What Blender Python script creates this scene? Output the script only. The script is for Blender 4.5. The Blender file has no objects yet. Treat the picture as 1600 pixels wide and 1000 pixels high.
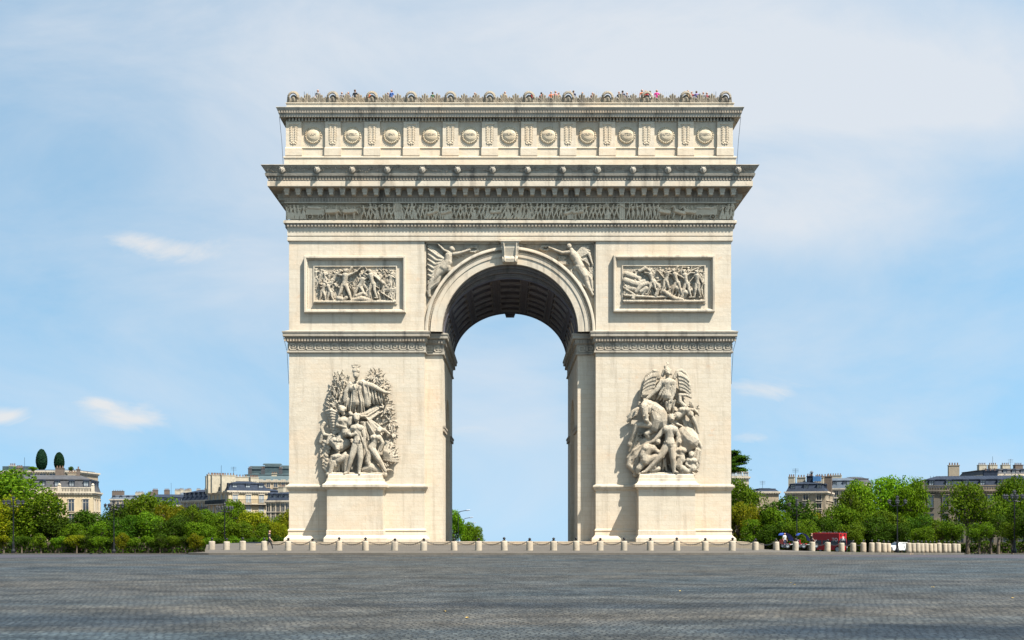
import bpy, math, random
import numpy as np
from mathutils import Vector, Matrix
PI = math.pi
sc = bpy.context.scene
COL = sc.collection
F = 1687.0; VX = 797.0; VY = 816.0; CH = 2.3; D0 = 114.0
HW = 23.34; DEP = 22.2

def Zp(y, p=0.0):            # height of a feature that shows at picture row y and stands p metres out from the front plane
    return CH + (VY - y) * (D0 - p) / F
def Xp(x, p=0.0):
    return (x - VX) * (D0 - p) / F
def W(px, py, D):            # a point in the landscape at distance D
    return Vector(((px - VX) * D / F, D - D0, CH - (py - VY) * D / F))

# ------------------------------------------------------------------ materials
def new_mat(name):
    m = bpy.data.materials.new(name); m.use_nodes = True
    nt = m.node_tree; b = nt.nodes['Principled BSDF']
    return m, nt, b
def N(nt, t, **kw):
    n = nt.nodes.new(t)
    for k, v in kw.items():
        if k.startswith('i_'):
            n.inputs[int(k[2:]) if k[2:].isdigit() else k[2:].replace('_', ' ')].default_value = v
        else: setattr(n, k, v)
    return n
def mathn(nt, op, a, b=None, c=None):
    n = nt.nodes.new('ShaderNodeMath'); n.operation = op
    for i, v in enumerate((a, b, c)):
        if v is None: continue
        if isinstance(v, (int, float)): n.inputs[i].default_value = v
        else: nt.links.new(v, n.inputs[i])
    return n.outputs[0]
def mixc(nt, f, a, b, mode='MIX'):
    n = nt.nodes.new('ShaderNodeMix'); n.data_type = 'RGBA'; n.blend_type = mode
    for s, v in ((n.inputs[0], f), (n.inputs[6], a), (n.inputs[7], b)):
        if isinstance(v, (int, float)): s.default_value = v
        elif isinstance(v, tuple): s.default_value = (*v, 1) if len(v) == 3 else v
        else: nt.links.new(v, s)
    return n.outputs[2]
def ramp(nt, fac, stops):
    r = nt.nodes.new('ShaderNodeValToRGB'); nt.links.new(fac, r.inputs[0])
    e = r.color_ramp.elements
    while len(e) < len(stops): e.new(0.5)
    for q, (p, c) in zip(e, stops):
        q.position = p; q.color = (*c, 1) if not isinstance(c, (int, float)) else (c, c, c, 1)
    return r.outputs[0]
def noise(nt, vec, scale, detail=4, rough=0.55, dist=0.0):
    n = N(nt, 'ShaderNodeTexNoise'); n.inputs['Scale'].default_value = scale
    n.inputs['Detail'].default_value = detail; n.inputs['Roughness'].default_value = rough
    n.inputs['Distortion'].default_value = dist
    if vec is not None: nt.links.new(vec, n.inputs['Vector'])
    return n.outputs[0]
def bump(nt, b, h, strength, dist):
    n = N(nt, 'ShaderNodeBump'); n.inputs['Strength'].default_value = strength; n.inputs['Distance'].default_value = dist
    nt.links.new(h, n.inputs['Height']); nt.links.new(n.outputs[0], b.inputs['Normal'])
def scaled(nt, vec, s):
    n = N(nt, 'ShaderNodeMapping'); n.inputs['Scale'].default_value = s; nt.links.new(vec, n.inputs[0]); return n.outputs[0]

def stone(name, base, dark, blocks=True, grime=0.35, bw=1.5, bh=0.5, warm=(0.50, 0.36, 0.23), carve=0):
    m, nt, b = new_mat(name)
    g = N(nt, 'ShaderNodeNewGeometry')
    sp = N(nt, 'ShaderNodeSeparateXYZ'); nt.links.new(g.outputs['Position'], sp.inputs[0])
    sn = N(nt, 'ShaderNodeSeparateXYZ'); nt.links.new(g.outputs['True Normal'], sn.inputs[0])
    side = mathn(nt, 'GREATER_THAN', mathn(nt, 'ABSOLUTE', sn.outputs[0]), 0.7)
    u = mathn(nt, 'ADD', mathn(nt, 'MULTIPLY', sp.outputs[0], mathn(nt, 'SUBTRACT', 1.0, side)), mathn(nt, 'MULTIPLY', sp.outputs[1], side))
    cb = N(nt, 'ShaderNodeCombineXYZ'); nt.links.new(u, cb.inputs[0]); nt.links.new(sp.outputs[2], cb.inputs[1]); nt.links.new(mathn(nt,'MULTIPLY',side,37.0), cb.inputs[2])
    pos = g.outputs['Position']
    big = noise(nt, scaled(nt, pos, (0.16, 0.16, 0.28)), 1.0, 5, 0.62)
    mid = noise(nt, scaled(nt, pos, (0.7, 0.7, 1.5)), 1.0, 6, 0.7)
    fine = noise(nt, pos, 5.0, 5, 0.7)
    streak = noise(nt, scaled(nt, pos, (1.3, 1.3, 0.12)), 1.0, 4, 0.6)
    col = mixc(nt, ramp(nt, mid, [(0.35, 0.0), (0.75, 1.0)]), base, tuple(x * 0.86 for x in base))
    col = mixc(nt, mathn(nt, 'MULTIPLY', ramp(nt, big, [(0.48, 0.0), (0.68, 1.0)]), 0.35), col, warm)
    if blocks:
        br = N(nt, 'ShaderNodeTexBrick'); nt.links.new(cb.outputs[0], br.inputs['Vector'])
        for k, v in (('Scale', 1.0), ('Mortar Size', 0.012), ('Mortar Smooth', 0.3), ('Bias', 0.0), ('Brick Width', bw), ('Row Height', bh)): br.inputs[k].default_value = v
        br.inputs['Color1'].default_value = (1.0, 1.0, 1.0, 1); br.inputs['Color2'].default_value = (0.92, 0.90, 0.87, 1); br.inputs['Mortar'].default_value = (0.70, 0.62, 0.52, 1)
        col = mixc(nt, 0.6, col, br.outputs['Color'], 'MULTIPLY')
        # a few replaced, redder blocks
        wn = N(nt, 'ShaderNodeTexNoise'); wn.inputs['Scale'].default_value = 0.55; wn.inputs['Detail'].default_value = 8; wn.inputs['Roughness'].default_value = 0.75
        nt.links.new(cb.outputs[0], wn.inputs['Vector'])
        col = mixc(nt, mathn(nt, 'MULTIPLY', ramp(nt, wn.outputs[0], [(0.615, 0.0), (0.66, 1.0)]), 0.34), col, (0.45, 0.27, 0.16))
        sn_ = noise(nt, scaled(nt, cb.outputs[0], (1.6, 3.2, 1.6)), 1.0, 8, 0.8)
        col = mixc(nt, mathn(nt, 'MULTIPLY', ramp(nt, sn_, [(0.60, 0.0), (0.67, 1.0)]), 0.30), col, (0.33, 0.26, 0.18))
    col = mixc(nt, mathn(nt, 'MULTIPLY', ramp(nt, streak, [(0.52, 0.0), (0.72, 1.0)]), grime), col, dark)
    col = mixc(nt, mathn(nt, 'MULTIPLY', ramp(nt, fine, [(0.60, 0.0), (0.72, 1.0)]), grime * 0.9), col, dark)
    nt.links.new(col, b.inputs['Base Color']); b.inputs['Roughness'].default_value = 0.9
    b.inputs['Specular IOR Level'].default_value = 0.2
    if carve: bump(nt, b, mathn(nt, 'ADD', noise(nt, scaled(nt, pos, (5.5, 5.5, 2.6)), 1.0, 5, 0.75, 1.5), mathn(nt, 'MULTIPLY', noise(nt, pos, 11.0, 4, 0.7), .5)), 1.0, 0.16)
    else: bump(nt, b, noise(nt, pos, 3.0, 6, 0.7), 0.5, 0.06)
    return m

def plain(name, c, rough=0.7, metal=0.0, var=0.25, scale=1.5, bmp=0.0, spec=0.4):
    m, nt, b = new_mat(name)
    tc = N(nt, 'ShaderNodeNewGeometry')
    n = noise(nt, tc.outputs['Position'], scale, 5, 0.65)
    col = mixc(nt, ramp(nt, n, [(0.3, 0.0), (0.75, 1.0)]), tuple(min(1, x * (1 + var * .4)) for x in c), tuple(x * (1 - var) for x in c))
    nt.links.new(col, b.inputs['Base Color']); b.inputs['Roughness'].default_value = rough; b.inputs['Metallic'].default_value = metal
    b.inputs['Specular IOR Level'].default_value = spec
    if bmp: bump(nt, b, noise(nt, tc.outputs['Position'], scale * 6, 4), bmp, 0.05)
    return m

M = {}
M['wall'] = stone('cream limestone ashlar', (0.475, 0.42, 0.335), (0.20, 0.165, 0.125), True, 0.42)
M['trim'] = stone('weathered limestone trim', (0.44, 0.39, 0.31), (0.13, 0.11, 0.09), False, 0.6)
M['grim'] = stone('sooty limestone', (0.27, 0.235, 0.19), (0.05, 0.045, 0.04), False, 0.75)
M['attic'] = stone('attic limestone', (0.47, 0.41, 0.32), (0.24, 0.19, 0.14), True, 0.3)
M['sculpt'] = stone('carved limestone', (0.425, 0.375, 0.295), (0.13, 0.10, 0.07), False, 0.6, warm=(0.34, 0.23, 0.13), carve=1)
M['relief'] = stone('carved frieze limestone', (0.53, 0.445, 0.33), (0.16, 0.13, 0.10), False, 0.3)
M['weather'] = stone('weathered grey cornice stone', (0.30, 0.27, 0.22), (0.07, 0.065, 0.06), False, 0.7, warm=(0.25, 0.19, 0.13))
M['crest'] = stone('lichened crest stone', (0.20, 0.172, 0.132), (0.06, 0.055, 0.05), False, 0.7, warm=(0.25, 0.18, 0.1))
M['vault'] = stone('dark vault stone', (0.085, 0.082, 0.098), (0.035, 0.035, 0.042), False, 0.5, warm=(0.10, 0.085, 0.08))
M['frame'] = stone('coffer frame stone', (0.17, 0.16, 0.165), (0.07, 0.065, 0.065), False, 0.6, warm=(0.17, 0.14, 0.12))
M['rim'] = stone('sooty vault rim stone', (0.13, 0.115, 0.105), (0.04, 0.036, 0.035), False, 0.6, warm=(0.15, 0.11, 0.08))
M['step'] = stone('tan step stone', (0.22, 0.185, 0.14), (0.1, 0.08, 0.06), True, 0.4)
M['bollard'] = stone('bollard limestone', (0.33, 0.285, 0.22), (0.13, 0.10, 0.08), False, 0.7)
M['black'] = plain('black cast iron', (0.012, 0.012, 0.014), 0.45, 0.3)
M['shield'] = stone('golden shield limestone', (0.46, 0.39, 0.28), (0.22, 0.15, 0.09), False, 0.35, warm=(0.42, 0.26, 0.13))
M['lantern'] = plain('smoked lantern glass', (0.10, 0.105, 0.11), 0.3)
M['rail'] = plain('grey steel rail', (0.28, 0.31, 0.36), 0.5, 0.4)
M['zinc'] = plain('zinc roofing', (0.075, 0.095, 0.12), 0.7, 0.0, 0.35, 0.8, spec=0.2)
M['slate'] = plain('blue slate', (0.024, 0.033, 0.052), 0.8, 0.0, 0.5, 1.2, spec=0.12)
M['slate_grey'] = plain('grey slate', (0.062, 0.064, 0.07), 0.8, 0.0, 0.4, 1.2, spec=0.15)
M['green_metal'] = plain('verdigris sheet metal', (0.055, 0.085, 0.095), 0.5, 0.3, 0.4, 1.0)
M['glass'] = plain('window glass', (0.03, 0.04, 0.055), 0.12, 0.0, 0.5, 0.6, spec=0.8)
M['pale_glass'] = plain('pale curtained glass', (0.25, 0.28, 0.30), 0.3, 0.0, 0.4, 0.6)
M['white'] = plain('white painted joinery', (0.55, 0.54, 0.50), 0.6)
M['cream'] = stone('cream facade stone', (0.40, 0.33, 0.22), (0.2, 0.15, 0.1), False, 0.35)
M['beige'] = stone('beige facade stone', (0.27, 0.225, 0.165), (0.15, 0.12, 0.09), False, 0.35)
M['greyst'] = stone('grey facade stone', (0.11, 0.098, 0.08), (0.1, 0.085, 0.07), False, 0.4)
M['render'] = plain('white chimney render', (0.33, 0.295, 0.225), 0.9, 0, 0.3)
M['brick'] = plain('brown brick', (0.11, 0.085, 0.068), 0.9, 0, 0.35, 3)
M['pot'] = plain('terracotta pots', (0.13, 0.075, 0.05), 0.9)
M['bark'] = plain('plane bark', (0.11, 0.085, 0.06), 0.95, 0, 0.5, 2.5, 0.4)
M['palebark'] = plain('pale bark', (0.24, 0.20, 0.15), 0.95, 0, 0.5, 2.5, 0.4)
M['skin'] = plain('skin', (0.35, 0.2, 0.14), 0.6)
M['tyre'] = plain('rubber', (0.015, 0.015, 0.016), 0.85)
M['busred'] = plain('red bus paint', (0.27, 0.006, 0.008), 0.4, 0, 0.15)
M['carwhite'] = plain('white car paint', (0.55, 0.55, 0.54), 0.3, 0, 0.05)
M['kerb'] = stone('granite kerb', (0.10, 0.092, 0.08), (0.05, 0.045, 0.04), True, 0.4, 1.9, 5.0, warm=(0.2, 0.17, 0.14))
M['chrome'] = plain('grey alloy', (0.35, 0.36, 0.37), 0.35, 0.8)

def leafmat(name, a, b_, c):
    m, nt, b = new_mat(name)
    tc = N(nt, 'ShaderNodeTexCoord'); oi = N(nt, 'ShaderNodeObjectInfo')
    n1 = noise(nt, tc.outputs['Object'], 0.55, 3, 0.6); n2 = noise(nt, tc.outputs['Object'], 3.5, 2, 0.6)
    col = mixc(nt, ramp(nt, n1, [(0.36, 0.0), (0.64, 1.0)]), a, b_)
    col = mixc(nt, mathn(nt, 'MULTIPLY', ramp(nt, n2, [(0.48, 0.0), (0.60, 1.0)]), 0.85), col, c)
    hs = N(nt, 'ShaderNodeHueSaturation'); nt.links.new(col, hs.inputs['Color'])
    nt.links.new(mathn(nt, 'MULTIPLY_ADD', oi.outputs['Random'], 0.5, 0.75), hs.inputs['Value'])
    nt.links.new(mathn(nt, 'MULTIPLY_ADD', oi.outputs['Random'], 0.025, 0.488), hs.inputs['Hue'])
    nt.links.new(hs.outputs[0], b.inputs['Base Color']); b.inputs['Roughness'].default_value = 0.7; b.inputs['Specular IOR Level'].default_value = 0.08
    tr = N(nt, 'ShaderNodeBsdfTranslucent'); nt.links.new(hs.outputs[0], tr.inputs[0])
    mx = N(nt, 'ShaderNodeMixShader'); mx.inputs[0].default_value = 0.42
    out = nt.nodes['Material Output']
    nt.links.new(b.outputs[0], mx.inputs[1]); nt.links.new(tr.outputs[0], mx.inputs[2]); nt.links.new(mx.outputs[0], out.inputs[0])
    return m
M['leaf_green'] = leafmat('green foliage', (0.022, 0.058, 0.002), (0.058, 0.118, 0.003), (0.13, 0.195, 0.006))
M['leaf_yellow'] = leafmat('yellowing foliage', (0.042, 0.068, 0.002), (0.11, 0.135, 0.003), (0.22, 0.19, 0.004))
M['leaf_dark'] = leafmat('dark foliage', (0.012, 0.034, 0.002), (0.028, 0.066, 0.003), (0.065, 0.115, 0.004))
M['leaf_bright'] = leafmat('bright foliage', (0.034, 0.085, 0.002), (0.080, 0.16, 0.003), (0.15, 0.23, 0.005))
M['topiary'] = leafmat('clipped conifer foliage', (0.008, 0.03, 0.014), (0.012, 0.042, 0.02), (0.02, 0.06, 0.028))

def cobble():
    m, nt, b = new_mat('fan laid granite setts')
    g = N(nt, 'ShaderNodeNewGeometry'); pos = g.outputs['Position']
    sp = N(nt, 'ShaderNodeSeparateXYZ'); nt.links.new(pos, sp.inputs[0])
    fx = mathn(nt, 'MULTIPLY', sp.outputs[0], 1 / 1.7)
    fr = mathn(nt, 'SUBTRACT', mathn(nt, 'MULTIPLY', mathn(nt, 'FRACT', fx), 2.0), 1.0)
    arc = mathn(nt, 'MULTIPLY', mathn(nt, 'MULTIPLY', fr, fr), 0.32)
    yy = mathn(nt, 'ADD', sp.outputs[1], arc)
    cb = N(nt, 'ShaderNodeCombineXYZ'); nt.links.new(sp.outputs[0], cb.inputs[0]); nt.links.new(yy, cb.inputs[1])
    # small irregularity
    nz = N(nt, 'ShaderNodeTexNoise'); nz.inputs['Scale'].default_value = 2.2; nt.links.new(pos, nz.inputs['Vector'])
    vm = N(nt, 'ShaderNodeVectorMath'); vm.operation = 'MULTIPLY_ADD'; nt.links.new(nz.outputs['Color'], vm.inputs[0]); vm.inputs[1].default_value = (0.3, 0.3, 0); nt.links.new(cb.outputs[0], vm.inputs[2])
    br = N(nt, 'ShaderNodeTexBrick'); nt.links.new(vm.outputs[0], br.inputs['Vector'])
    for k, v in (('Scale', 1.0), ('Mortar Size', 0.03), ('Mortar Smooth', 0.5), ('Bias', 0.0), ('Brick Width', 0.19), ('Row Height', 0.30)): br.inputs[k].default_value = v
    br.inputs['Color1'].default_value = (1.28, 1.26, 1.2, 1); br.inputs['Color2'].default_value = (0.72, 0.76, 0.8, 1); br.inputs['Mortar'].default_value = (0.5, 0.51, 0.53, 1)
    big = noise(nt, scaled(nt, pos, (0.035, 0.16, 1)), 1.0, 5, 0.6, 0.6)
    big2 = noise(nt, scaled(nt, pos, (0.06, 0.10, 1)), 1.0, 4, 0.6)
    dk = noise(nt, scaled(nt, pos, (0.075, 0.42, 1)), 1.0, 4, 0.55, 0.5)
    col = mixc(nt, ramp(nt, big, [(0.38, 0.0), (0.62, 1.0)]), (0.036, 0.047, 0.055), (0.056, 0.053, 0.048))
    col = mixc(nt, mathn(nt, 'MULTIPLY', ramp(nt, big2, [(0.5, 0.0), (0.7, 1.0)]), 0.6), col, (0.052, 0.050, 0.045))
    col = mixc(nt, mathn(nt, 'MULTIPLY', ramp(nt, dk, [(0.54, 0.0), (0.66, 1.0)]), 0.4), col, (0.012, 0.017, 0.024))
    fine = noise(nt, pos, 14.0, 3, 0.7)
    col = mixc(nt, 1.0, col, ramp(nt, fine, [(0.3, 0.62), (0.7, 1.4)]), 'MULTIPLY')
    col = mixc(nt, 1.0, col, br.outputs['Color'], 'MULTIPLY')
    patch = noise(nt, scaled(nt, pos, (0.5, 0.6, 1)), 1.0, 5, 0.7)
    col = mixc(nt, 1.0, col, ramp(nt, patch, [(0.35, 0.6), (0.65, 1.35)]), 'MULTIPLY')
    # tree shadows and other dark patches painted into the sett colour, ragged outlines
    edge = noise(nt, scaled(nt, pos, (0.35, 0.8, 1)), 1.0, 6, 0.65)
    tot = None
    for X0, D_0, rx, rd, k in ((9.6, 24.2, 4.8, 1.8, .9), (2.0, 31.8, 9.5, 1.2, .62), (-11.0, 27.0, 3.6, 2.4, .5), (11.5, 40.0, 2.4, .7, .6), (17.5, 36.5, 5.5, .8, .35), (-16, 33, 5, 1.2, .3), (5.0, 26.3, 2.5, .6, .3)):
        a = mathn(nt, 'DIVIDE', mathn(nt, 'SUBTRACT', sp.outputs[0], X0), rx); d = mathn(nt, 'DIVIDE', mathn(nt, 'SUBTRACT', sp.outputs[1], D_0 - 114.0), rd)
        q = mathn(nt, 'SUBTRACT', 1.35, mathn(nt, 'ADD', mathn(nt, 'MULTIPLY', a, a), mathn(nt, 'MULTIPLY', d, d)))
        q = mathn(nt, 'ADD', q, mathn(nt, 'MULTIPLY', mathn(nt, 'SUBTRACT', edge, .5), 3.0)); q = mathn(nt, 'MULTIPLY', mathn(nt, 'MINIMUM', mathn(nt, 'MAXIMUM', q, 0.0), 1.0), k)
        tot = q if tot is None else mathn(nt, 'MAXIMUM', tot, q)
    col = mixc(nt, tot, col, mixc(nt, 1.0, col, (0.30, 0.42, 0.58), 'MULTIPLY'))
    nt.links.new(col, b.inputs['Base Color'])
    nt.links.new(ramp(nt, fine, [(0.3, 0.55), (0.7, 0.85)]), b.inputs['Roughness']); b.inputs['Specular IOR Level'].default_value = 0.12
    h = mathn(nt, 'ADD', mathn(nt, 'MULTIPLY', br.outputs['Fac'], -1.0), mathn(nt, 'MULTIPLY', fine, 0.8))
    bump(nt, b, h, 0.6, 0.03)
    return m
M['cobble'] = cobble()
M['asphalt'] = plain('asphalt lane', (0.034, 0.030, 0.040), 0.85, 0, 0.3, 0.4, 0.3)
def paving():
    m, nt, b = new_mat('worn island paving')
    g = N(nt, 'ShaderNodeNewGeometry'); pos = g.outputs['Position']
    n = noise(nt, scaled(nt, pos, (0.12, 0.3, 1)), 1.0, 5, 0.65)
    n2 = noise(nt, pos, 4.0, 5, 0.7)
    col = mixc(nt, ramp(nt, n, [(0.35, 0.0), (0.65, 1.0)]), (0.052, 0.045, 0.037), (0.078, 0.066, 0.052))
    col = mixc(nt, 1.0, col, ramp(nt, n2, [(0.3, 0.75), (0.7, 1.2)]), 'MULTIPLY')
    nt.links.new(col, b.inputs['Base Color']); b.inputs['Roughness'].default_value = 0.9
    bump(nt, b, n2, 0.4, 0.02)
    return m
M['paving'] = paving()

# ------------------------------------------------------------------ object helpers
def tag(o, label=None, cat=None, group=None, kind=None):
    if label: o['label'] = label
    if cat: o['category'] = cat
    if group: o['group'] = group
    if kind: o['kind'] = kind
    return o
def empty(name, loc=(0, 0, 0), rz=0, label=None, cat=None, group=None):
    o = bpy.data.objects.new(name, None); COL.objects.link(o); o.location = loc; o.rotation_euler = (0, 0, rz)
    return tag(o, label, cat, group)
def link(name, me, mat=None, parent=None, loc=None, smooth=False):
    o = bpy.data.objects.new(name, me); COL.objects.link(o)
    if mat is not None:
        me.materials.clear()
        for x in (mat if isinstance(mat, (list, tuple)) else [mat]): me.materials.append(M[x] if isinstance(x, str) else x)
    if parent: o.parent = parent
    if loc is not None: o.location = loc
    if smooth:
        me.polygons.foreach_set('use_smooth', [True] * len(me.polygons))
    return o
def copy(o, loc=None, parent=None, rz=None, scale=None):
    c = o.copy(); COL.objects.link(c)
    if parent: c.parent = parent
    if loc is not None: c.location = loc
    if rz is not None: c.rotation_euler = (0, 0, rz)
    if scale is not None: c.scale = scale
    return c
def copy_tree(o, loc, rz=0, scale=None, label=None):
    r = o.copy(); COL.objects.link(r); r.location = loc; r.rotation_euler = (0, 0, rz)
    if scale: r.scale = scale
    if label: r['label'] = label
    for ch in o.children:
        c = ch.copy(); COL.objects.link(c); c.parent = r
        for g in ch.children:
            d = g.copy(); COL.objects.link(d); d.parent = c
    return r

class MB:
    def __init__(s): s.v = []; s.f = []
    def quad(s, a, b, c, d):
        n = len(s.v); s.v += [tuple(a), tuple(b), tuple(c), tuple(d)]; s.f.append((n, n + 1, n + 2, n + 3))
    def poly(s, pts):
        n = len(s.v); s.v += [tuple(p) for p in pts]; s.f.append(tuple(range(n, n + len(pts))))
    def box(s, x0, x1, y0, y1, z0, z1):
        n = len(s.v)
        s.v += [(x0, y0, z0), (x1, y0, z0), (x1, y1, z0), (x0, y1, z0), (x0, y0, z1), (x1, y0, z1), (x1, y1, z1), (x0, y1, z1)]
        s.f += [(n, n + 3, n + 2, n + 1), (n + 4, n + 5, n + 6, n + 7), (n, n + 1, n + 5, n + 4), (n + 1, n + 2, n + 6, n + 5), (n + 2, n + 3, n + 7, n + 6), (n + 3, n, n + 4, n + 7)]
    def frus(s, b, t, z0, z1):   # b,t = (x0,x1,y0,y1)
        n = len(s.v)
        s.v += [(b[0], b[2], z0), (b[1], b[2], z0), (b[1], b[3], z0), (b[0], b[3], z0), (t[0], t[2], z1), (t[1], t[2], z1), (t[1], t[3], z1), (t[0], t[3], z1)]
        s.f += [(n, n + 3, n + 2, n + 1), (n + 4, n + 5, n + 6, n + 7), (n, n + 1, n + 5, n + 4), (n + 1, n + 2, n + 6, n + 5), (n + 2, n + 3, n + 7, n + 6), (n + 3, n, n + 4, n + 7)]
    def lathe(s, prof, cx=0, cy=0, n=12):
        b = len(s.v)
        for r, z in prof:
            for k in range(n):
                a = 2 * PI * k / n; s.v.append((cx + r * math.cos(a), cy + r * math.sin(a), z))
        for i in range(len(prof) - 1):
            for k in range(n):
                s.f.append((b + i * n + k, b + i * n + (k + 1) % n, b + (i + 1) * n + (k + 1) % n, b + (i + 1) * n + k))
        s.f.append(tuple(b + k for k in reversed(range(n)))); e = b + (len(prof) - 1) * n; s.f.append(tuple(e + k for k in range(n)))
    def cap(s, p0, p1, r0, r1, n=8):
        p0 = Vector(p0); p1 = Vector(p1); ax = p1 - p0; L = ax.length
        if L < 1e-5: ax = Vector((0, 0, 1)); L = 1e-5
        ax = ax / max(ax.length, 1e-9)
        up = Vector((0, 0, 1)) if abs(ax.z) < 0.9 else Vector((1, 0, 0))
        u = ax.cross(up).normalized(); w = ax.cross(u)
        b = len(s.v); rings = []
        for c, r, sg in ((p0, r0, -1), (p1, r1, 1)):
            angs = (70, 35, 0) if sg < 0 else (0, 35, 70)
            for a in angs:
                a = math.radians(a); rings.append((c + ax * (sg * r * math.sin(a)), r * math.cos(a)))
        for c, r in rings:
            for k in range(n):
                t = 2 * PI * k / n; s.v.append(tuple(c + u * (r * math.cos(t)) + w * (r * math.sin(t))))
        for i in range(len(rings) - 1):
            for k in range(n):
                s.f.append((b + i * n + k, b + (i + 1) * n + k, b + (i + 1) * n + (k + 1) % n, b + i * n + (k + 1) % n))
        s.f.append(tuple(b + k for k in range(n))); e = b + (len(rings) - 1) * n; s.f.append(tuple(e + k for k in reversed(range(n))))
    def tube(s, pts, r, n=6):
        for a, b in zip(pts[:-1], pts[1:]): s.cap(a, b, r, r, n)
    def me(s, name='m'):
        m = bpy.data.meshes.new(name); m.from_pydata(s.v, [], s.f); m.validate(); m.update(); return m
    def build(s, name, mat, parent=None, loc=None, smooth=False): return link(name, s.me(name), mat, parent, loc, smooth)

def evaluated_mesh(o, name):
    dg = bpy.context.evaluated_depsgraph_get(); dg.update()
    return bpy.data.meshes.new_from_object(o.evaluated_get(dg), depsgraph=dg)
def remesh(mb, voxel, name, smooth_it=2):
    o = link('tmp', mb.me('tmp'))
    r = o.modifiers.new('r', 'REMESH'); r.mode = 'VOXEL'; r.voxel_size = voxel; r.use_smooth_shade = True
    if smooth_it:
        s = o.modifiers.new('s', 'SMOOTH'); s.factor = 0.5; s.iterations = smooth_it
    me = evaluated_mesh(o, name); me.name = name
    old = o.data; bpy.data.objects.remove(o); bpy.data.meshes.remove(old)
    return me
def text_mesh(body, size, ext=0.02):
    c = bpy.data.curves.new('t', 'FONT'); c.body = body; c.size = size; c.extrude = ext; c.align_x = 'CENTER'; c.align_y = 'CENTER'
    o = bpy.data.objects.new('t', c); COL.objects.link(o)
    me = evaluated_mesh(o, 'lettering'); bpy.data.objects.remove(o)
    return me

def sweep(mb, prof, poly):
    """prof: [(p,z)...] outer line; poly: CCW plan polygon (outward offset p)"""
    n = len(poly); P = [Vector(q) for q in poly]; offs = []
    for i in range(n):
        e0 = (P[i] - P[i - 1]).normalized(); e1 = (P[(i + 1) % n] - P[i]).normalized()
        n0 = Vector((e0.y, -e0.x)); n1 = Vector((e1.y, -e1.x)); m = n0 + n1
        m = m / max(1e-6, m.dot(n0)) if m.length > 1e-6 else n0
        offs.append(m)
    b = len(mb.v)
    for p, z in prof:
        for i in range(n):
            q = P[i] + offs[i] * p; mb.v.append((q.x, q.y, z))
    k = len(prof)
    for j in range(k - 1):
        for i in range(n):
            i2 = (i + 1) % n
            mb.f.append((b + j * n + i, b + (j + 1) * n + i, b + (j + 1) * n + i2, b + j * n + i2))
def rect(): return [(-HW, 0), (HW, 0), (HW, DEP), (-HW, DEP)]

# arch-holed wall. frame: u along the wall, t through it
def arch_wall(mb, u0, u1, z0, z1, uc, a, bb, zs, t0, t1, axis='x', nseg=40, zbot=None):
    def pt(u, t, z): return (u, t, z) if axis == 'x' else (t, u, z)
    if zbot is None: zbot = z0
    arc = [(uc + a * math.cos(PI - PI * k / nseg), zs + bb * math.sin(PI * k / nseg)) for k in range(nseg + 1)]
    path = ([(uc - a, zbot)] if zs > zbot + 1e-4 else []) + arc + ([(uc + a, zbot)] if zs > zbot + 1e-4 else [])
    for t in (t0, t1):
        mb.quad(pt(u0, t, z0), pt(uc - a, t, z0), pt(uc - a, t, z1), pt(u0, t, z1))
        mb.quad(pt(uc + a, t, z0), pt(u1, t, z0), pt(u1, t, z1), pt(uc + a, t, z1))
        for (ua, za), (ub, zb) in zip(arc[:-1], arc[1:]):
            mb.quad(pt(ua, t, za), pt(ub, t, zb), pt(ub, t, z1), pt(ua, t, z1))
    for (ua, za), (ub, zb) in zip(path[:-1], path[1:]):
        mb.quad(pt(ua, t0, za), pt(ua, t1, za), pt(ub, t1, zb), pt(ub, t0, zb))
    mb.quad(pt(u0, t0, z0), pt(u0, t0, z1), pt(u0, t1, z1), pt(u0, t1, z0))
    mb.quad(pt(u1, t0, z0), pt(u1, t1, z0), pt(u1, t1, z1), pt(u1, t0, z1))
    mb.quad(pt(u0, t0, z1), pt(u1, t0, z1), pt(u1, t1, z1), pt(u0, t1, z1))

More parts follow.
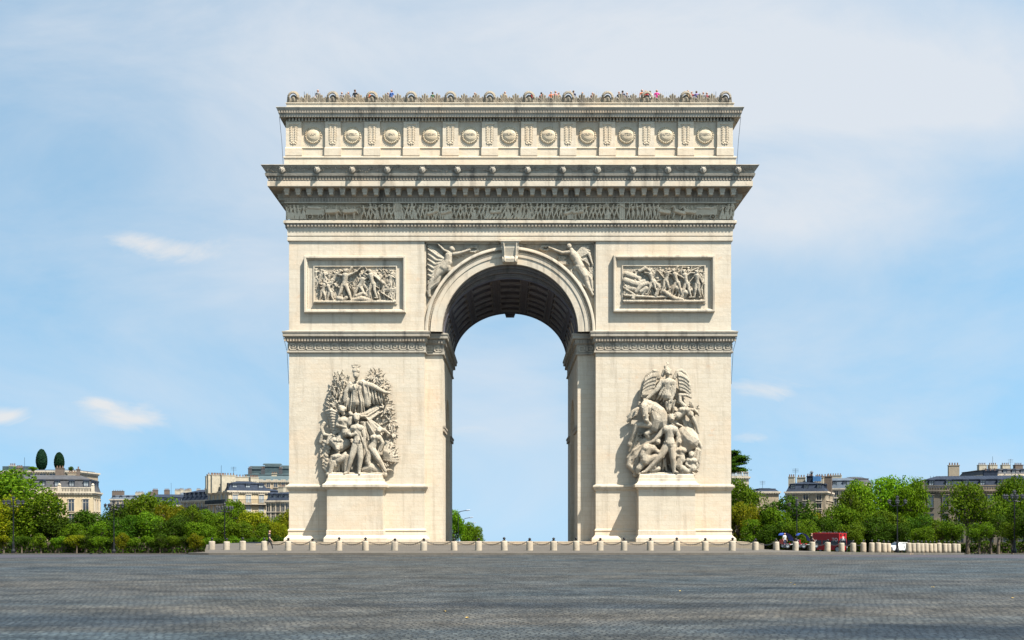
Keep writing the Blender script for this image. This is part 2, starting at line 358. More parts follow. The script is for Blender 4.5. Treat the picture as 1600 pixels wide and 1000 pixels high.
# ------------------------------------------------------------------ sculpture primitives:  (x0,z0,d0, x1,z1,d1, r0,r1)
def seg(C, pts, rs, d=0.0):
    for i in range(len(pts) - 1):
        a, b = pts[i], pts[i + 1]
        da = a[2] if len(a) > 2 else d; db = b[2] if len(b) > 2 else d
        C.append((a[0], a[1], da, b[0], b[1], db, rs[i], rs[i + 1]))
def figure(C, x, z, h, R, d=0.0, lean=0.0, kind='man', face=1, arms=None, spread=None, flat=1.0):
    hip = (x, z + 0.50 * h); sh = (x + lean * h * .3, z + 0.80 * h); hd = (x + lean * h * .42, z + 0.93 * h)
    k = h
    seg(C, [(hip[0], hip[1], d), (x + lean * h * .15, z + .62 * h, d + .01 * k), (sh[0], sh[1], d + .02 * k)], [.085 * k, .075 * k, .10 * k])
    seg(C, [(sh[0] - .07 * k, sh[1], d), (sh[0] + .07 * k, sh[1], d)], [.055 * k] * 2)
    seg(C, [(hd[0], hd[1], d + .05 * k), (hd[0] + .01 * face * k, hd[1] + .02 * k, d + .05 * k)], [.062 * k, .06 * k])
    if R.random() < .55: seg(C, [(hd[0] - .06 * k, hd[1] + .05 * k, d + .05 * k), (hd[0] + .06 * k, hd[1] + .05 * k, d + .05 * k)], [.025 * k, .03 * k])
    if kind == 'robe':
        for q in range(5):
            o = (q - 2) * .045 * k
            seg(C, [(x + o * .6, z + .6 * h, d + .03 * k), (x + o * 2.2 + R.uniform(-.02, .02) * k, z, d + .03 * k)], [.035 * k, .045 * k])
    else:
        s = spread if spread is not None else R.uniform(.06, .24)
        for sg in (-1, 1):
            kx = x + sg * s * .55 * k + face * R.uniform(0, .05) * k; fx = x + sg * s * k
            seg(C, [(x + sg * .045 * k, hip[1], d), (kx, z + .27 * h, d + .03 * k), (fx, z + .02 * h, d)], [.07 * k, .048 * k, .034 * k])
            seg(C, [(fx, z + .02 * h, d), (fx + face * .07 * k, z + .015 * h, d + .02 * k)], [.03 * k, .022 * k])
    for j, sg in enumerate((-1, 1)):
        a1 = arms[j] if arms else R.uniform(-1.2, 1.0)
        ex = sh[0] + sg * .09 * k + math.cos(a1) * .15 * k * (sg if not arms else 1) ; ez = sh[1] + math.sin(a1) * .15 * k
        a2 = a1 + R.uniform(-.9, .9); dx = face if not arms else (1 if math.cos(a1) >= 0 else -1)
        hx = ex + math.cos(a2) * .15 * k * dx * (1 if not arms else abs(1)); hz = ez + math.sin(a2) * .15 * k
        seg(C, [(sh[0] + sg * .09 * k, sh[1], d + .02 * k), (ex, ez, d + .05 * k), (hx, hz, d + .07 * k)], [.042 * k, .034 * k, .026 * k])
        if R.random() < .35:
            a = R.uniform(.6, 2.3); l = R.uniform(.25, .5) * k
            seg(C, [(hx, hz, d + .07 * k), (hx + math.cos(a) * l, min(hz + math.sin(a) * l, z + 1.08 * h), d + .05 * k)], [.014 * k, .012 * k])
def horse(C, x, z, s, face=1, d=0.0, rear=0.0, ox=False):
    f = face
    def P(a, b, dd=0.0):
        a, b = a * math.cos(rear) - b * math.sin(rear), a * math.sin(rear) + b * math.cos(rear)
        return (x + f * a * s, z + b * s, d + dd * s)
    seg(C, [P(-.38, .62), P(-.05, .60), P(.30, .64)], [.19 * s, .17 * s, .19 * s])
    if ox: seg(C, [P(.34, .68), P(.55, .64), P(.66, .50)], [.17 * s, .11 * s, .06 * s]); seg(C, [P(.56, .72), P(.66, .86)], [.02 * s, .015 * s])
    else: seg(C, [P(.34, .72), P(.52, .98), P(.60, .98), P(.74, .80)], [.13 * s, .09 * s, .08 * s, .045 * s])
    for a, k in ((-.42, -.06), (-.30, .08), (.28, .04), (.40, -.05)):
        seg(C, [P(a, .52), P(a + k, .28), P(a + k * .3, .02)], [.075 * s, .045 * s, .032 * s])
    seg(C, [P(-.52, .68), P(-.64, .35)], [.04 * s, .02 * s])

def heightfield(C, x0, x1, z0, z1, res, base=0.0, mask=None, blend=None):
    nx = int((x1 - x0) / res) + 1; nz = int((z1 - z0) / res) + 1
    gx = np.linspace(x0, x1, nx); gz = np.linspace(z0, z1, nz); H = np.full((nz, nx), base)
    for (ax, az, ad, bx, bz, bd, r0, r1) in C:
        rm = max(r0, r1)
        i0 = np.searchsorted(gx, min(ax, bx) - rm); i1 = np.searchsorted(gx, max(ax, bx) + rm)
        j0 = np.searchsorted(gz, min(az, bz) - rm); j1 = np.searchsorted(gz, max(az, bz) + rm)
        if i0 >= i1 or j0 >= j1: continue
        X, Z = np.meshgrid(gx[i0:i1], gz[j0:j1]); dx = bx - ax; dz = bz - az; L2 = dx * dx + dz * dz + 1e-9
        t = np.clip(((X - ax) * dx + (Z - az) * dz) / L2, 0, 1); r = r0 + (r1 - r0) * t
        q = r * r - (X - ax - dx * t) ** 2 - (Z - az - dz * t) ** 2
        h = np.where(q > 0, ad + (bd - ad) * t + np.sqrt(np.maximum(q, 0)), -1e3)
        sub = H[j0:j1, i0:i1]; np.maximum(sub, h, out=sub)
    return gx, gz, H
def hf_mesh(gx, gz, H, yf, name, skip=None):
    nz, nx = H.shape
    X, Z = np.meshgrid(gx, gz); V = np.stack([X, yf - H, Z], -1).reshape(-1, 3)
    idx = np.arange(nz * nx).reshape(nz, nx)
    Fc = np.stack([idx[:-1, :-1], idx[:-1, 1:], idx[1:, 1:], idx[1:, :-1]], -1).reshape(-1, 4)
    if skip is not None:
        K = ~(skip[:-1, :-1] | skip[:-1, 1:] | skip[1:, 1:] | skip[1:, :-1]); Fc = Fc[K.reshape(-1)]
    me = bpy.data.meshes.new(name); me.from_pydata(V.tolist(), [], Fc.tolist()); me.update()
    me.polygons.foreach_set('use_smooth', [True] * len(me.polygons)); return me
# ================================================================== THE ARCH
arch = empty('triumphal_arch', (0, 0, 0), 0, 'colossal cream limestone triumphal arch with one tall vaulted opening, carved groups and a figured frieze', 'monument')
BX = 9.05; JX = 7.22; REC = 1.4; SPR = 0.55
z_mid = Zp(550); z_spr = Zp(517.5); z_str = Zp(377.5); ZB = -0.6

# ---- piers (lower storey) with the transverse passage
for s in (-1, 1):
    mb = MB()
    a, b = (BX, HW) if s > 0 else (-HW, -BX)
    arch_wall(mb, 0, DEP, ZB, z_spr, DEP / 2, 4.1, 4.1, 12.4, a, b, 'y', 24)
    a, b = (JX, BX) if s > 0 else (-BX, -JX)
    arch_wall(mb, REC, DEP - REC, ZB, z_spr, DEP / 2, 4.1, 4.1, 12.4, a, b, 'y', 24)
    pier = mb.build('pier', 'wall', arch)
    # plinth, flared foot
    mb = MB()
    plan = [(BX, 0), (HW, 0), (HW, 6.9), (BX, 6.9)] if s > 0 else [(-HW, 0), (-BX, 0), (-BX, 6.9), (-HW, 6.9)]
    plan2 = [(x, DEP - y) for x, y in reversed(plan)]
    pf = [(0.0, Zp(826)), (0.10, Zp(827.5, .1)), (0.12, Zp(829.5, .1)), (0.05, Zp(830.5)), (0.10, Zp(836)), (0.20, Zp(838)), (0.42, Zp(841)), (0.46, Zp(843)), (0.46, ZB)]
    sweep(mb, pf, plan); mb.build('plinth', 'wall', pier); mb = MB(); sweep(mb, pf, plan2)
    mb.build('plinth', 'wall', pier)
    # small cornice at pedestal height
    mb = MB()
    pf = [(0, Zp(757)), (0.30, Zp(758.5, .3)), (0.30, Zp(761, .3)), (0.22, Zp(762, .2)), (0.18, Zp(764, .2)), (0.05, Zp(766.5)), (0, Zp(767.5))]
    sweep(mb, pf, plan); mb.build('string_course', 'trim', pier); mb = MB(); sweep(mb, pf, plan2)
    mb.build('string_course', 'trim', pier)
    # pedestal under the carved group
    cx, hw = (-16.1, 2.9) if s < 0 else (16.27, 2.93)
    mb = MB()
    mb.box(cx - hw, cx + hw, -2.0, -0.003, ZB, Zp(757, 2))
    mb.build('pedestal', 'wall', pier)
    mb = MB()
    pl = [(cx - hw, -2.0), (cx + hw, -2.0), (cx + hw, -.01), (cx - hw, -.01)]
    sweep(mb, [(0.004, Zp(765, 2)), (.12, Zp(763.5, 2)), (.16, Zp(762, 2)), (.42, Zp(761, 2)), (.42, Zp(757.5, 2)), (.36, Zp(756.5, 2)), (0.2, Zp(755, 2)), (0.05, Zp(751.5, 2)), (0.02, Zp(748, 2)), (-.06, Zp(747.5, 2)), (-.1, Zp(742, 2)), (-.22, Zp(740.5, 2)), (-1.2, Zp(740.5, 2)), ][::-1], pl)
    mb.build('pedestal_cap', 'trim', pier); mb = MB()
    sweep(mb, [(.004, Zp(828, 2)), (.06, Zp(829, 2)), (.05, Zp(836, 2)), (.14, Zp(838, 2)), (.3, Zp(841, 2)), (.3, ZB)], pl)
    mb.build('pedestal_foot', 'wall', pier)
    # little impost moulding inside the passage
    for y0, y1 in ((REC, 6.95), (DEP - 6.95, DEP - REC)):
        mb = MB()
        x0, x1 = (JX - .16, BX - .3) if s > 0 else (-BX + .3, -JX + .16)
        mb.box(x0, x1, y0 + .35, y1 + .12, 12.05, 12.45); mb.box(x0 - .06, x1 + .06, y0 + .3, y1 + .18, 12.45, 12.65)
        mb.build('impost', 'grim', pier)

# ---- mid cornice with meander band
def pier_plan(s):
    P = [(HW, 0), (HW, DEP), (BX, DEP), (BX, DEP - REC), (JX, DEP - REC), (JX, REC), (BX, REC), (BX, 0)]
    return P if s > 0 else [(-x, y) for x, y in reversed(P)]
mb = MB(); band = MB()
for s in (-1, 1):
    mb = MB()
    sweep(mb, [(0, Zp(516)), (.64, Zp(517.5, .64)), (.62, Zp(519.5, .62)), (.56, Zp(520.5, .6)), (.56, Zp(525, .56)), (.42, Zp(526.5, .42)), (.30, Zp(527, .3)), (.22, Zp(534, .25)), (.10, Zp(535.5, .1)), (.10, Zp(548, .1)), (.2, Zp(548.7, .2)), (.2, Zp(550.6, .2)), (0.02, Zp(552)), (0, Zp(552.2))][::1], pier_plan(s))
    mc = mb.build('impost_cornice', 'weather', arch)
mb = MB()
for s in (-1, 1):
    x = 0.0
    L = HW - BX + .6
    k = int(L / .30)
    for i in range(k):
        xc = s * (BX - .1 + (i + .5) * L / k); mb.box(xc - .085, xc + .085, -.42, -.2, Zp(533, .4), Zp(528, .4))
    for i in range(6):
        xc = s * (JX + .05 + i * .3); mb.box(xc - .085, xc + .085, REC - .42, REC - .2, Zp(533, .4), Zp(528, .4))
    for i in range(int((DEP - 2) / .4)):
        yc = REC + .3 + i * .4
        for xx in (s * (JX - .25), s * (HW + .3)): mb.box(xx - .11, xx + .11, yc - .1, yc + .1, Zp(533, .4), Zp(528, .4))
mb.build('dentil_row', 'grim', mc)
mb = MB()
def key_unit(mb, x, y, z0, w, h, t, axis='x', f=1):
    q = [(0, 0, 1, .12), (0, 0, .12, 1), (0, .88, .84, 1), (.72, .26, .84, 1), (.30, .26, .84, .38), (.30, .26, .42, .68), (.30, .58, .60, .68), (.9, 0, 1.0, .12)]
    for a, c, b_, d in q:
        u0, u1 = x + a * w, x + b_ * w; zz0, zz1 = z0 + c * h, z0 + d * h
        if axis == 'x': mb.box(min(u0, u1), max(u0, u1), y - t, y + .002, zz0, zz1)
        else: mb.box(y - t if f < 0 else y - .002, y + .002 if f < 0 else y + t, u0, u1, zz0, zz1)
zk0, zk1 = Zp(546.6, .15), Zp(537, .15)
for s in (-1, 1):
    n = 16; L = HW - BX; wu = L / n
    for i in range(n): key_unit(mb, (BX + i * wu if s > 0 else -HW + i * wu) + .05, -.1, zk0, wu * .9, zk1 - zk0, .07)
    for i in range(2): key_unit(mb, (JX + .1 + i * .86) * (1 if s > 0 else 1) if s > 0 else -BX + .1 + i * .86, REC - .1, zk0, .78, zk1 - zk0, .07)
    for i in range(24): key_unit(mb, .1 + i * .92, s * (HW + .1), zk0, .82, zk1 - zk0, .07, 'y', s)
mb.build('meander_band', 'trim', mc)

# ---- upper wall
mb = MB()
for s in (-1, 1):
    mb.box(min(s * BX, s * HW), max(s * BX, s * HW), 0, DEP, z_spr, z_str)
arch_wall(mb, -BX, BX, z_spr, z_str, 0, JX, 7.15, z_spr, SPR, DEP - SPR, 'x', 64)
up = mb.build('upper_wall', 'wall', arch)
# ---- archivolt
mb = MB()
def ring(mb, prof, zs, a0, b0, n=96):
    """prof [(dr, y)] section, dr added to the opening ellipse a0,b0"""
    b = len(mb.v)
    for dr, y in prof:
        for k in range(n + 1):
            t = PI * k / n; mb.v.append((-(a0 + dr) * math.cos(t), y, zs + (b0 + dr) * math.sin(t)))
    for j in range(len(prof) - 1):
        for k in range(n):
            i = b + j * (n + 1) + k; mb.f.append((i, i + 1, i + n + 2, i + n + 1))
ap = [(0, SPR + .01), (0, .22), (.72, .20), (.74, .12), (1.12, .10), (1.14, .05), (1.18, .04), (1.20, .36), (1.44, .36), (1.46, -.02), (1.5, -.06), (1.62, -.06), (1.78, -.02), (1.80, SPR)]
ring(mb, ap, z_spr, JX, 7.15)
av = mb.build('archivolt', 'trim', arch)
mb = MB(); ring(mb, [(a, DEP - y) for a, y in ap][::-1], z_spr, JX, 7.15); mb.build('archivolt', 'trim', arch)
for rr, w, yy in ((1.32, .075, .24), (-.02, .05, .30)):
    mb = MB()
    for k in range(150):
        t = PI * (k + .5) / 150
        cx = -(JX + rr) * math.cos(t); cz = z_spr + (7.15 + rr) * math.sin(t)
        mb.cap((cx, yy, cz), (cx - .05 * math.cos(t), yy, cz + .05 * math.sin(t)), w, w, 5)
    mb.build('bead_moulding', 'trim', av)
# ---- keystone: scroll console
mb = MB()
zt, zb_ = Zp(378), Zp(411)
prof = [(SPR + .3, zt), (-.55, zt), (-.62, zt - .25), (-.45, zt - .45), (-.50, zt - .7), (-.38, zt - 1.15), (-.30, zt - 1.55), (-.42, zt - 1.85), (-.36, zb_ + .05), (-.2, zb_), (SPR + .3, zb_)]
def wz(z): return .98 - .22 * (zt - z) / (zt - zb_)
for sx in (-1, 1): mb.poly([(sx * wz(z), y, z) for y, z in (prof if sx > 0 else prof[::-1])])
for (y0, z0), (y1, z1) in zip(prof[:-1], prof[1:]): mb.quad((-wz(z0), y0, z0), (wz(z0), y0, z0), (wz(z1), y1, z1), (-wz(z1), y1, z1))
for sx in (-.62, .62):
    mb.tube([(sx * 1.1, -.58, zt - .3), (sx, -.5, zt - .9), (sx * .95, -.36, zt - 1.5), (sx * .9, -.42, zb_ + .15)], .09, 6)
mb.box(-1.12, 1.12, -.72, SPR, zt - .1, zt + .12)
mb.build('keystone', 'trim', av)

# ---- vault lining with coffers, as a relief in (angle, depth)
VB = 5.95
na, nd = 520, 300
y0, y1 = 1.3, DEP - 1.3
th = np.linspace(0, PI, na); yy = np.linspace(y0, y1, nd)
TH, YY = np.meshgrid(th, yy)
Dp = np.zeros_like(TH)   # positive = carved outwards (recessed)
half = (y1 - y0) / 2
ncol = 7
cw = PI / ncol
ph = (TH / cw) % 1.0
rows = [(2.1, 4.7), (5.3, 7.9), (8.5, 11.1), (11.7, 13.7), (14.3, 16.9), (17.5, 20.1)]
for (a, b) in rows:
    u = (YY - a) / (b - a)
    def inside(m1, m2): return (u > m1) & (u < 1 - m1) & (ph > .13 + m2) & (ph < .87 - m2)
    Dp = np.where(inside(0, 0), .22, Dp); Dp = np.where(inside(.1, .045), .5, Dp); Dp = np.where(inside(.17, .08), .72, Dp)
    ros = ((u - .5) * 2.6) ** 2 + ((ph - .5) * 2.6) ** 2
    wav = .10 + .06 * np.cos(8 * np.arctan2(u - .5, (ph - .5) * .9))
    Dp = np.where(inside(.17, .08) & (ros < .55), .72 - wav * 2.2, Dp)
rib = (np.abs(YY - 1.6) < .2) | (np.abs(YY - 20.6) < .2)
Dp = np.where(rib, -.12, Dp)
Dp = np.where((Dp == 0) & ((np.abs(ph) < .07) | (ph > .93)), .05 + .04 * np.sin(YY * 9), Dp)
R_ = 1.0
Xv = -(7.12 + Dp) * np.cos(TH); Zv = z_spr + .02 + (VB + Dp) * np.sin(TH)
V = np.stack([Xv, YY, Zv], -1).reshape(-1, 3); idx = np.arange(nd * na).reshape(nd, na)
Fc = np.stack([idx[:-1, :-1], idx[:-1, 1:], idx[1:, 1:], idx[1:, :-1]], -1).reshape(-1, 4)
me = bpy.data.meshes.new('vault'); me.from_pydata(V.tolist(), [], Fc.tolist()); me.update()
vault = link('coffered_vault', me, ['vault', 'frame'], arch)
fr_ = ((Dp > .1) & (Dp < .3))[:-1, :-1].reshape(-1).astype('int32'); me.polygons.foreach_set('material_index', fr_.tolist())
mb = MB()   # stepped splay from the archivolt down to the lining, both ends
def splay(mb, yA, yB):
    st = [(0, 0.0), (.18, .06), (.2, .25), (.42, .30), (.46, .55), (.8, .62), (.84, .85), (1.0, 1.0)]
    n = 96; b = len(mb.v)
    for fr, g in st:
        for k in range(n + 1):
            t = PI * k / n; a = JX + (7.10 - JX) * g; h = 7.15 + (VB - .1 - 7.15) * g
            mb.v.append((-a * math.cos(t), yA + (yB - yA) * fr, z_spr + h * math.sin(t)))
    for j in range(len(st) - 1):
        for k in range(n):
            i = b + j * (n + 1) + k; mb.f.append((i, i + 1, i + n + 2, i + n + 1))
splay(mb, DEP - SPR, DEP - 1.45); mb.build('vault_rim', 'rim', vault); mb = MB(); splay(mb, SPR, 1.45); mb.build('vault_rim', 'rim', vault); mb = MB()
for k in range(130):
    t = PI * (k + .5) / 130
    for g, yf, r in ((.42, .92, .07), (.73, 1.22, .06)):
        h = 7.15 + (VB - .1 - 7.15) * g
        mb.cap((-7.15 * math.cos(t), yf - .05, z_spr + h * math.sin(t)), (-7.15 * math.cos(t), yf - .02, z_spr + h * math.sin(t)), r, r, 5)
mb.build('bead_row', 'rim', vault)
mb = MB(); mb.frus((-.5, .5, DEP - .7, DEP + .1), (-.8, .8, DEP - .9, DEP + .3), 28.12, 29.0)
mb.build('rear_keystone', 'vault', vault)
# side-wall strip between splay and lining is closed by the upper wall itself

# ---- spandrel reliefs
RS = random.Random(4)
def spandrel(left):
    C = []
    K = 1 / 5.0
    def q(u, v, d=0.15): return (Xp(640 + u * K, -.4), Zp(370 + v * K, -.4), d)
    S = .0134
    def sg(pts, rs, d=.15): seg(C, [q(a, b, d) for a, b in pts], [r * S for r in rs])
    if left:
        sg([(330, 100), (335, 105)], [20, 20], .45); sg([(325, 125), (305, 155), (300, 200)], [18, 30, 30], .35)
        sg([(300, 205), (270, 250), (300, 260)], [34, 36, 24], .35); sg([(290, 240), (230, 290), (190, 340)], [34, 26, 18], .35); sg([(190, 330), (155, 400), (150, 450)], [22, 16, 12], .3)
        sg([(345, 140), (400, 130), (470, 105)], [15, 12, 9], .4); sg([(310, 130), (270, 110), (230, 70)], [14, 10, 7], .45); sg([(222, 62), (300, 135)], [5, 4], .5)
        for i in range(13): sg([(290 - i * 3, 180 + i * 4), (225 - i * 5, 140 + i * 16), (148 - RS.random() * 8, 80 + i * 20)], [12, 13, 8], .2 + .1 * (i % 2))
        for i in range(9): sg([(310 - i * 6, 170 + i * 8), (250 - i * 4, 260 + i * 14), (170 - i * 3, 330 + i * 12)], [12, 13, 9], .3 + .08 * (i % 2))
        for i in range(8): sg([(200 + RS.random() * 40, 120 + i * 4), (150, 85 + i * 14)], [9, 6], .15)
        for i in range(9): sg([(300 - i * 8, 250 + i * 6), (230 - i * 9, 310 + i * 14), (160 - RS.random() * 20, 350 + i * 8)], [9, 9, 6], .3)
        for i in range(20):
            a = i / 20 * 2 * PI; cx, cy = 490 + 42 * math.cos(a), 100 + 18 * math.sin(a); sg([(cx, cy), (cx + RS.uniform(-12, 12), cy + RS.uniform(-10, 10))], [8, 6], .2)
        for i in range(14): sg([(360 + RS.random() * 60, 160 - RS.random() * 30), (380 + RS.random() * 50, 110 + RS.random() * 20)], [6, 4], .12)
        for i in range(18): sg([(140 + RS.random() * 120, 70 + RS.random() * 60), (150 + RS.random() * 120, 80 + RS.random() * 60)], [9, 6], .08)
        sg([(145, 430), (155, 465)], [16, 12], .25)
    else:
        sg([(1245, 78), (1245, 84)], [20, 20], .45); sg([(1262, 110), (1280, 150), (1310, 195)], [20, 32, 30], .38)
        sg([(1310, 200), (1330, 240), (1300, 250)], [34, 36, 22], .35); sg([(1320, 240), (1365, 310), (1375, 340)], [34, 28, 20], .38); sg([(1365, 320), (1400, 400), (1430, 455)], [24, 15, 10], .32)
        sg([(1245, 125), (1190, 130), (1090, 90)], [15, 12, 9], .42); sg([(1290, 130), (1320, 170), (1350, 190)], [15, 12, 9], .45)
        for i in range(13): sg([(1305, 140 + i * 3), (1340 + i * 5, 85 + i * 4), (1395 + i * 3, 75 + i * 13)], [11, 11, 7], .22 + .08 * (i % 2))
        for i in range(10): sg([(1300 + i * 6, 215 + i * 4), (1290 + i * 14, 300 + i * 4), (1330 + i * 11, 370 + i * 6)], [12, 12, 8], .26 + .08 * (i % 2))
        for i in range(10): sg([(1335, 120 + i * 4), (1380 + i * 3, 140 + i * 10)], [7, 4], .22)
        for i in range(9): sg([(1300 + i * 5, 220), (1260 + i * 20, 270 + i * 5), (1290 + i * 17, 330 + i * 4)], [9, 8, 6], .3)
        for i in range(20):
            a = i / 20 * 2 * PI; cx, cy = 1060 + 38 * math.cos(a), 90 + 16 * math.sin(a); sg([(cx, cy), (cx + RS.uniform(-12, 12), cy + RS.uniform(-10, 10))], [8, 6], .2)
        for i in range(18): sg([(1395 + RS.random() * 50, 220 + RS.random() * 190), (1400 + RS.random() * 45, 235 + RS.random() * 190)], [10, 7], .14)
        for i in range(14): sg([(1150 + RS.random() * 70, 150 + RS.random() * 60), (1180 + RS.random() * 60, 150 + RS.random() * 70)], [8, 5], .14)
    x0, x1 = (-BX + .12, -1.25) if left else (1.25, BX - .12)
    gx, gz, H = heightfield(C, x0, x1, z_spr + .1, z_str - .12, .035)
    Xg, Zg = np.meshgrid(gx, gz)
    inside = (Xg / (JX + 1.65)) ** 2 + ((Zg - z_spr) / (7.15 + 1.65)) ** 2 < 1
    return link('spandrel_relief', hf_mesh(gx, gz, H, SPR - .004, 'spandrel relief', inside), 'sculpt', arch)
spandrel(True)['label'] = 'winged trumpeter relief in the left spandrel'; spandrel(False)['label'] = 'winged wreath bearer relief in the right spandrel'
mb = MB()
for s in (-1, 1):
    a, b = sorted((s * (BX - .16), s * BX)); mb.box(a, b, .3, SPR + .1, z_spr + .1, z_str)
mb.box(-BX, BX, .3, SPR, z_str - .14, z_str)
mb.build('spandrel_frame', 'trim', arch)

# ---- band over the wall
mb = MB()
sweep(mb, [(.15, Zp(355)), (.15, Zp(368.3, .15)), (.04, Zp(368.7)), (.04, Zp(370)), (.16, Zp(370.4, .15)), (.16, Zp(376, .15)), (.02, Zp(377.6)), (-.3, Zp(377.6))], rect())
mb.build('upper_band', 'wall', arch)

# ---- framed battle reliefs
def panel(px0, px1, py0, py1, lab):
    x0, x1, zb, zt = Xp(px0, .35), Xp(px1, .35), Zp(py1, .35), Zp(py0, .35)
    mb = MB()
    def frame(ins0, ins1, ya, yb):   # four mitred bars between two insets
        A = [(x0 + ins0, zb + ins0), (x1 - ins0, zb + ins0), (x1 - ins0, zt - ins0), (x0 + ins0, zt - ins0)]
        B = [(x0 + ins1, zb + ins1), (x1 - ins1, zb + ins1), (x1 - ins1, zt - ins1), (x0 + ins1, zt - ins1)]
        for i in range(4):
            j = (i + 1) % 4
            mb.quad((A[i][0], ya, A[i][1]), (A[j][0], ya, A[j][1]), (B[j][0], yb, B[j][1]), (B[i][0], yb, B[i][1]))
    frame(0, 0, 0, -.45); frame(0, .05, -.45, -.5); frame(.05, .22, -.5, -.5); frame(.22, .26, -.5, -.42); frame(.26, .42, -.42, -.10); frame(.42, .42, -.10, -.06)
    frame(.42, .92, -.06, -.05); frame(.92, .94, -.05, -.16); frame(.94, 1.06, -.16, -.16); frame(1.06, 1.08, -.16, -.03)
    n = int((x1 - x0 - .6) / .16)
    for i in range(n):
        xx = x0 + .3 + (i + .5) * (x1 - x0 - .6) / n
        for zz in (zt - .34, zb + .34): mb.cap((xx, -.28, zz), (xx, -.24, zz), .055, .055, 5)
    n = int((zt - zb - .6) / .16)
    for i in range(n):
        zz = zb + .3 + (i + .5) * (zt - zb - .6) / n
        for xx in (x0 + .34, x1 - .34): mb.cap((xx, -.28, zz), (xx, -.24, zz), .055, .055, 5)
    root = mb.build('relief_frame', 'trim', arch)
    return root, (x0 + 1.05, x1 - 1.05, zb + .95, zt - 1.05)
def battle(frame, box, items, seed, name, lab):
    R = random.Random(seed); C = []; x0, x1, z0, z1 = box; w = x1 - x0; h = z1 - z0
    seg(C, [(x0, z0 + .16, .34), (x1, z0 + .16, .34)], [.17, .17])
    for i in range(40): seg(C, [(x0 + R.random() * w, z0 + .3, .05), (x0 + R.random() * w, z0 + .3, .05)], [.10, .16])
    for i in range(26):
        u = (i + .5) / 26
        figure(C, x0 + u * w, z0 + h * R.uniform(.36, .46), h * R.uniform(.40, .5), R, .0, R.uniform(-.7, .7), 'man', R.choice((-1, 1)))
    for i in range(16): figure(C, x0 + R.uniform(.03, .97) * w, z0 + h * R.uniform(.03, .2), h * R.uniform(.42, .55), R, .10, R.uniform(-1.1, 1.1), 'man', R.choice((-1, 1)))
    for it in items:
        t = it[0]
        if t == 'f': _, u, v, hh, d, ln, arms, spr = it; figure(C, x0 + u * w, z0 + v * h, hh * h, R, d, ln, 'man', 1 if ln >= 0 else -1, arms, spr)
        elif t == 'h': _, u, v, s, fc, rr, d = it; horse(C, x0 + u * w, z0 + v * h, s * h, fc, d, rr)
        elif t == 'l': _, pts, rs, d = it; seg(C, [(x0 + a * w, z0 + b * h) for a, b in pts], [r * h for r in rs], d)
    C = [tuple(c[:2]) + (c[2] ,) + tuple(c[3:]) for c in C]
    gx, gz, H = heightfield(C, x0, x1, z0, z1, .03)
    return link(name, hf_mesh(gx, gz, H, -.02, name), 'sculpt', frame)
fr, bx = panel(475, 634, 400, 488.5, '')
A = []
for u, v, hh, d in ((.06,.42,.42,.06),(.14,.45,.45,.1),(.24,.48,.42,.08),(.31,.46,.46,.06),(.52,.48,.44,.05),(.60,.46,.42,.05),(.80,.5,.4,.05),(.88,.48,.44,.08),(.95,.5,.4,.06),(.45,.42,.46,.04),(.71,.44,.44,.03)): A.append(('f', u, v, hh, d, random.Random(int(u * 99)).uniform(-.6, .6), None, None))
A += [('f', .10, .06, .55, .22, .3, None, .16), ('f', .20, .05, .52, .26, -.4, None, .2), ('f', .17, .16, .5, .18, .5, None, None),
      ('f', .37, .07, .84, .34, .12, (2.9, .35), .22), ('f', .55, .12, .66, .24, .5, (.3, .6), .26), ('f', .72, .14, .76, .34, -.25, (2.7, -.6), .14),
      ('f', .66, .08, .5, .3, .7, (.2, -.4), .2), ('f', .83, .34, .5, .14, -.4, None, .15), ('f', .92, .36, .46, .12, .3, None, .12),
      ('l', [(.30, .14), (.36, .10), (.40, .16)], [.07, .05, .05], .3), ('l', [(.48, .10), (.58, .13), (.70, .09)], [.05, .08, .04], .28), ('l', [(.52, .2), (.6, .28), (.68, .18)], [.05, .05, .04], .26),
      ('l', [(.82, .30), (.98, .08)], [.018, .018], .3), ('l', [(.80, .34), (1.0, .34)], [.02, .02], .12), ('l', [(.86, .38), (.99, .40)], [.05, .05], .05),
      ('l', [(.42, .8), (.46, .97)], [.018, .03], .3), ('l', [(.50, .78), (.56, .95)], [.012, .02], .2), ('l', [(.66, .84), (.74, .78), (.84, .55)], [.03, .05, .05], .3)]
o = battle(fr, bx, A, 3, 'battle_relief', ''); o['label'] = 'battle relief with a soldier striding in the middle'
fr, bx = panel(958, 1117, 399, 487.5, '')
A = []
for u, v, hh, d in ((.32,.52,.42,.05),(.45,.5,.46,.06),(.54,.5,.44,.05),(.63,.48,.46,.06),(.72,.46,.46,.05),(.80,.5,.46,.08),(.90,.48,.46,.08),(.97,.46,.4,.05)): A.append(('f', u, v, hh, d, random.Random(int(u * 77)).uniform(-.6, .6), None, None))
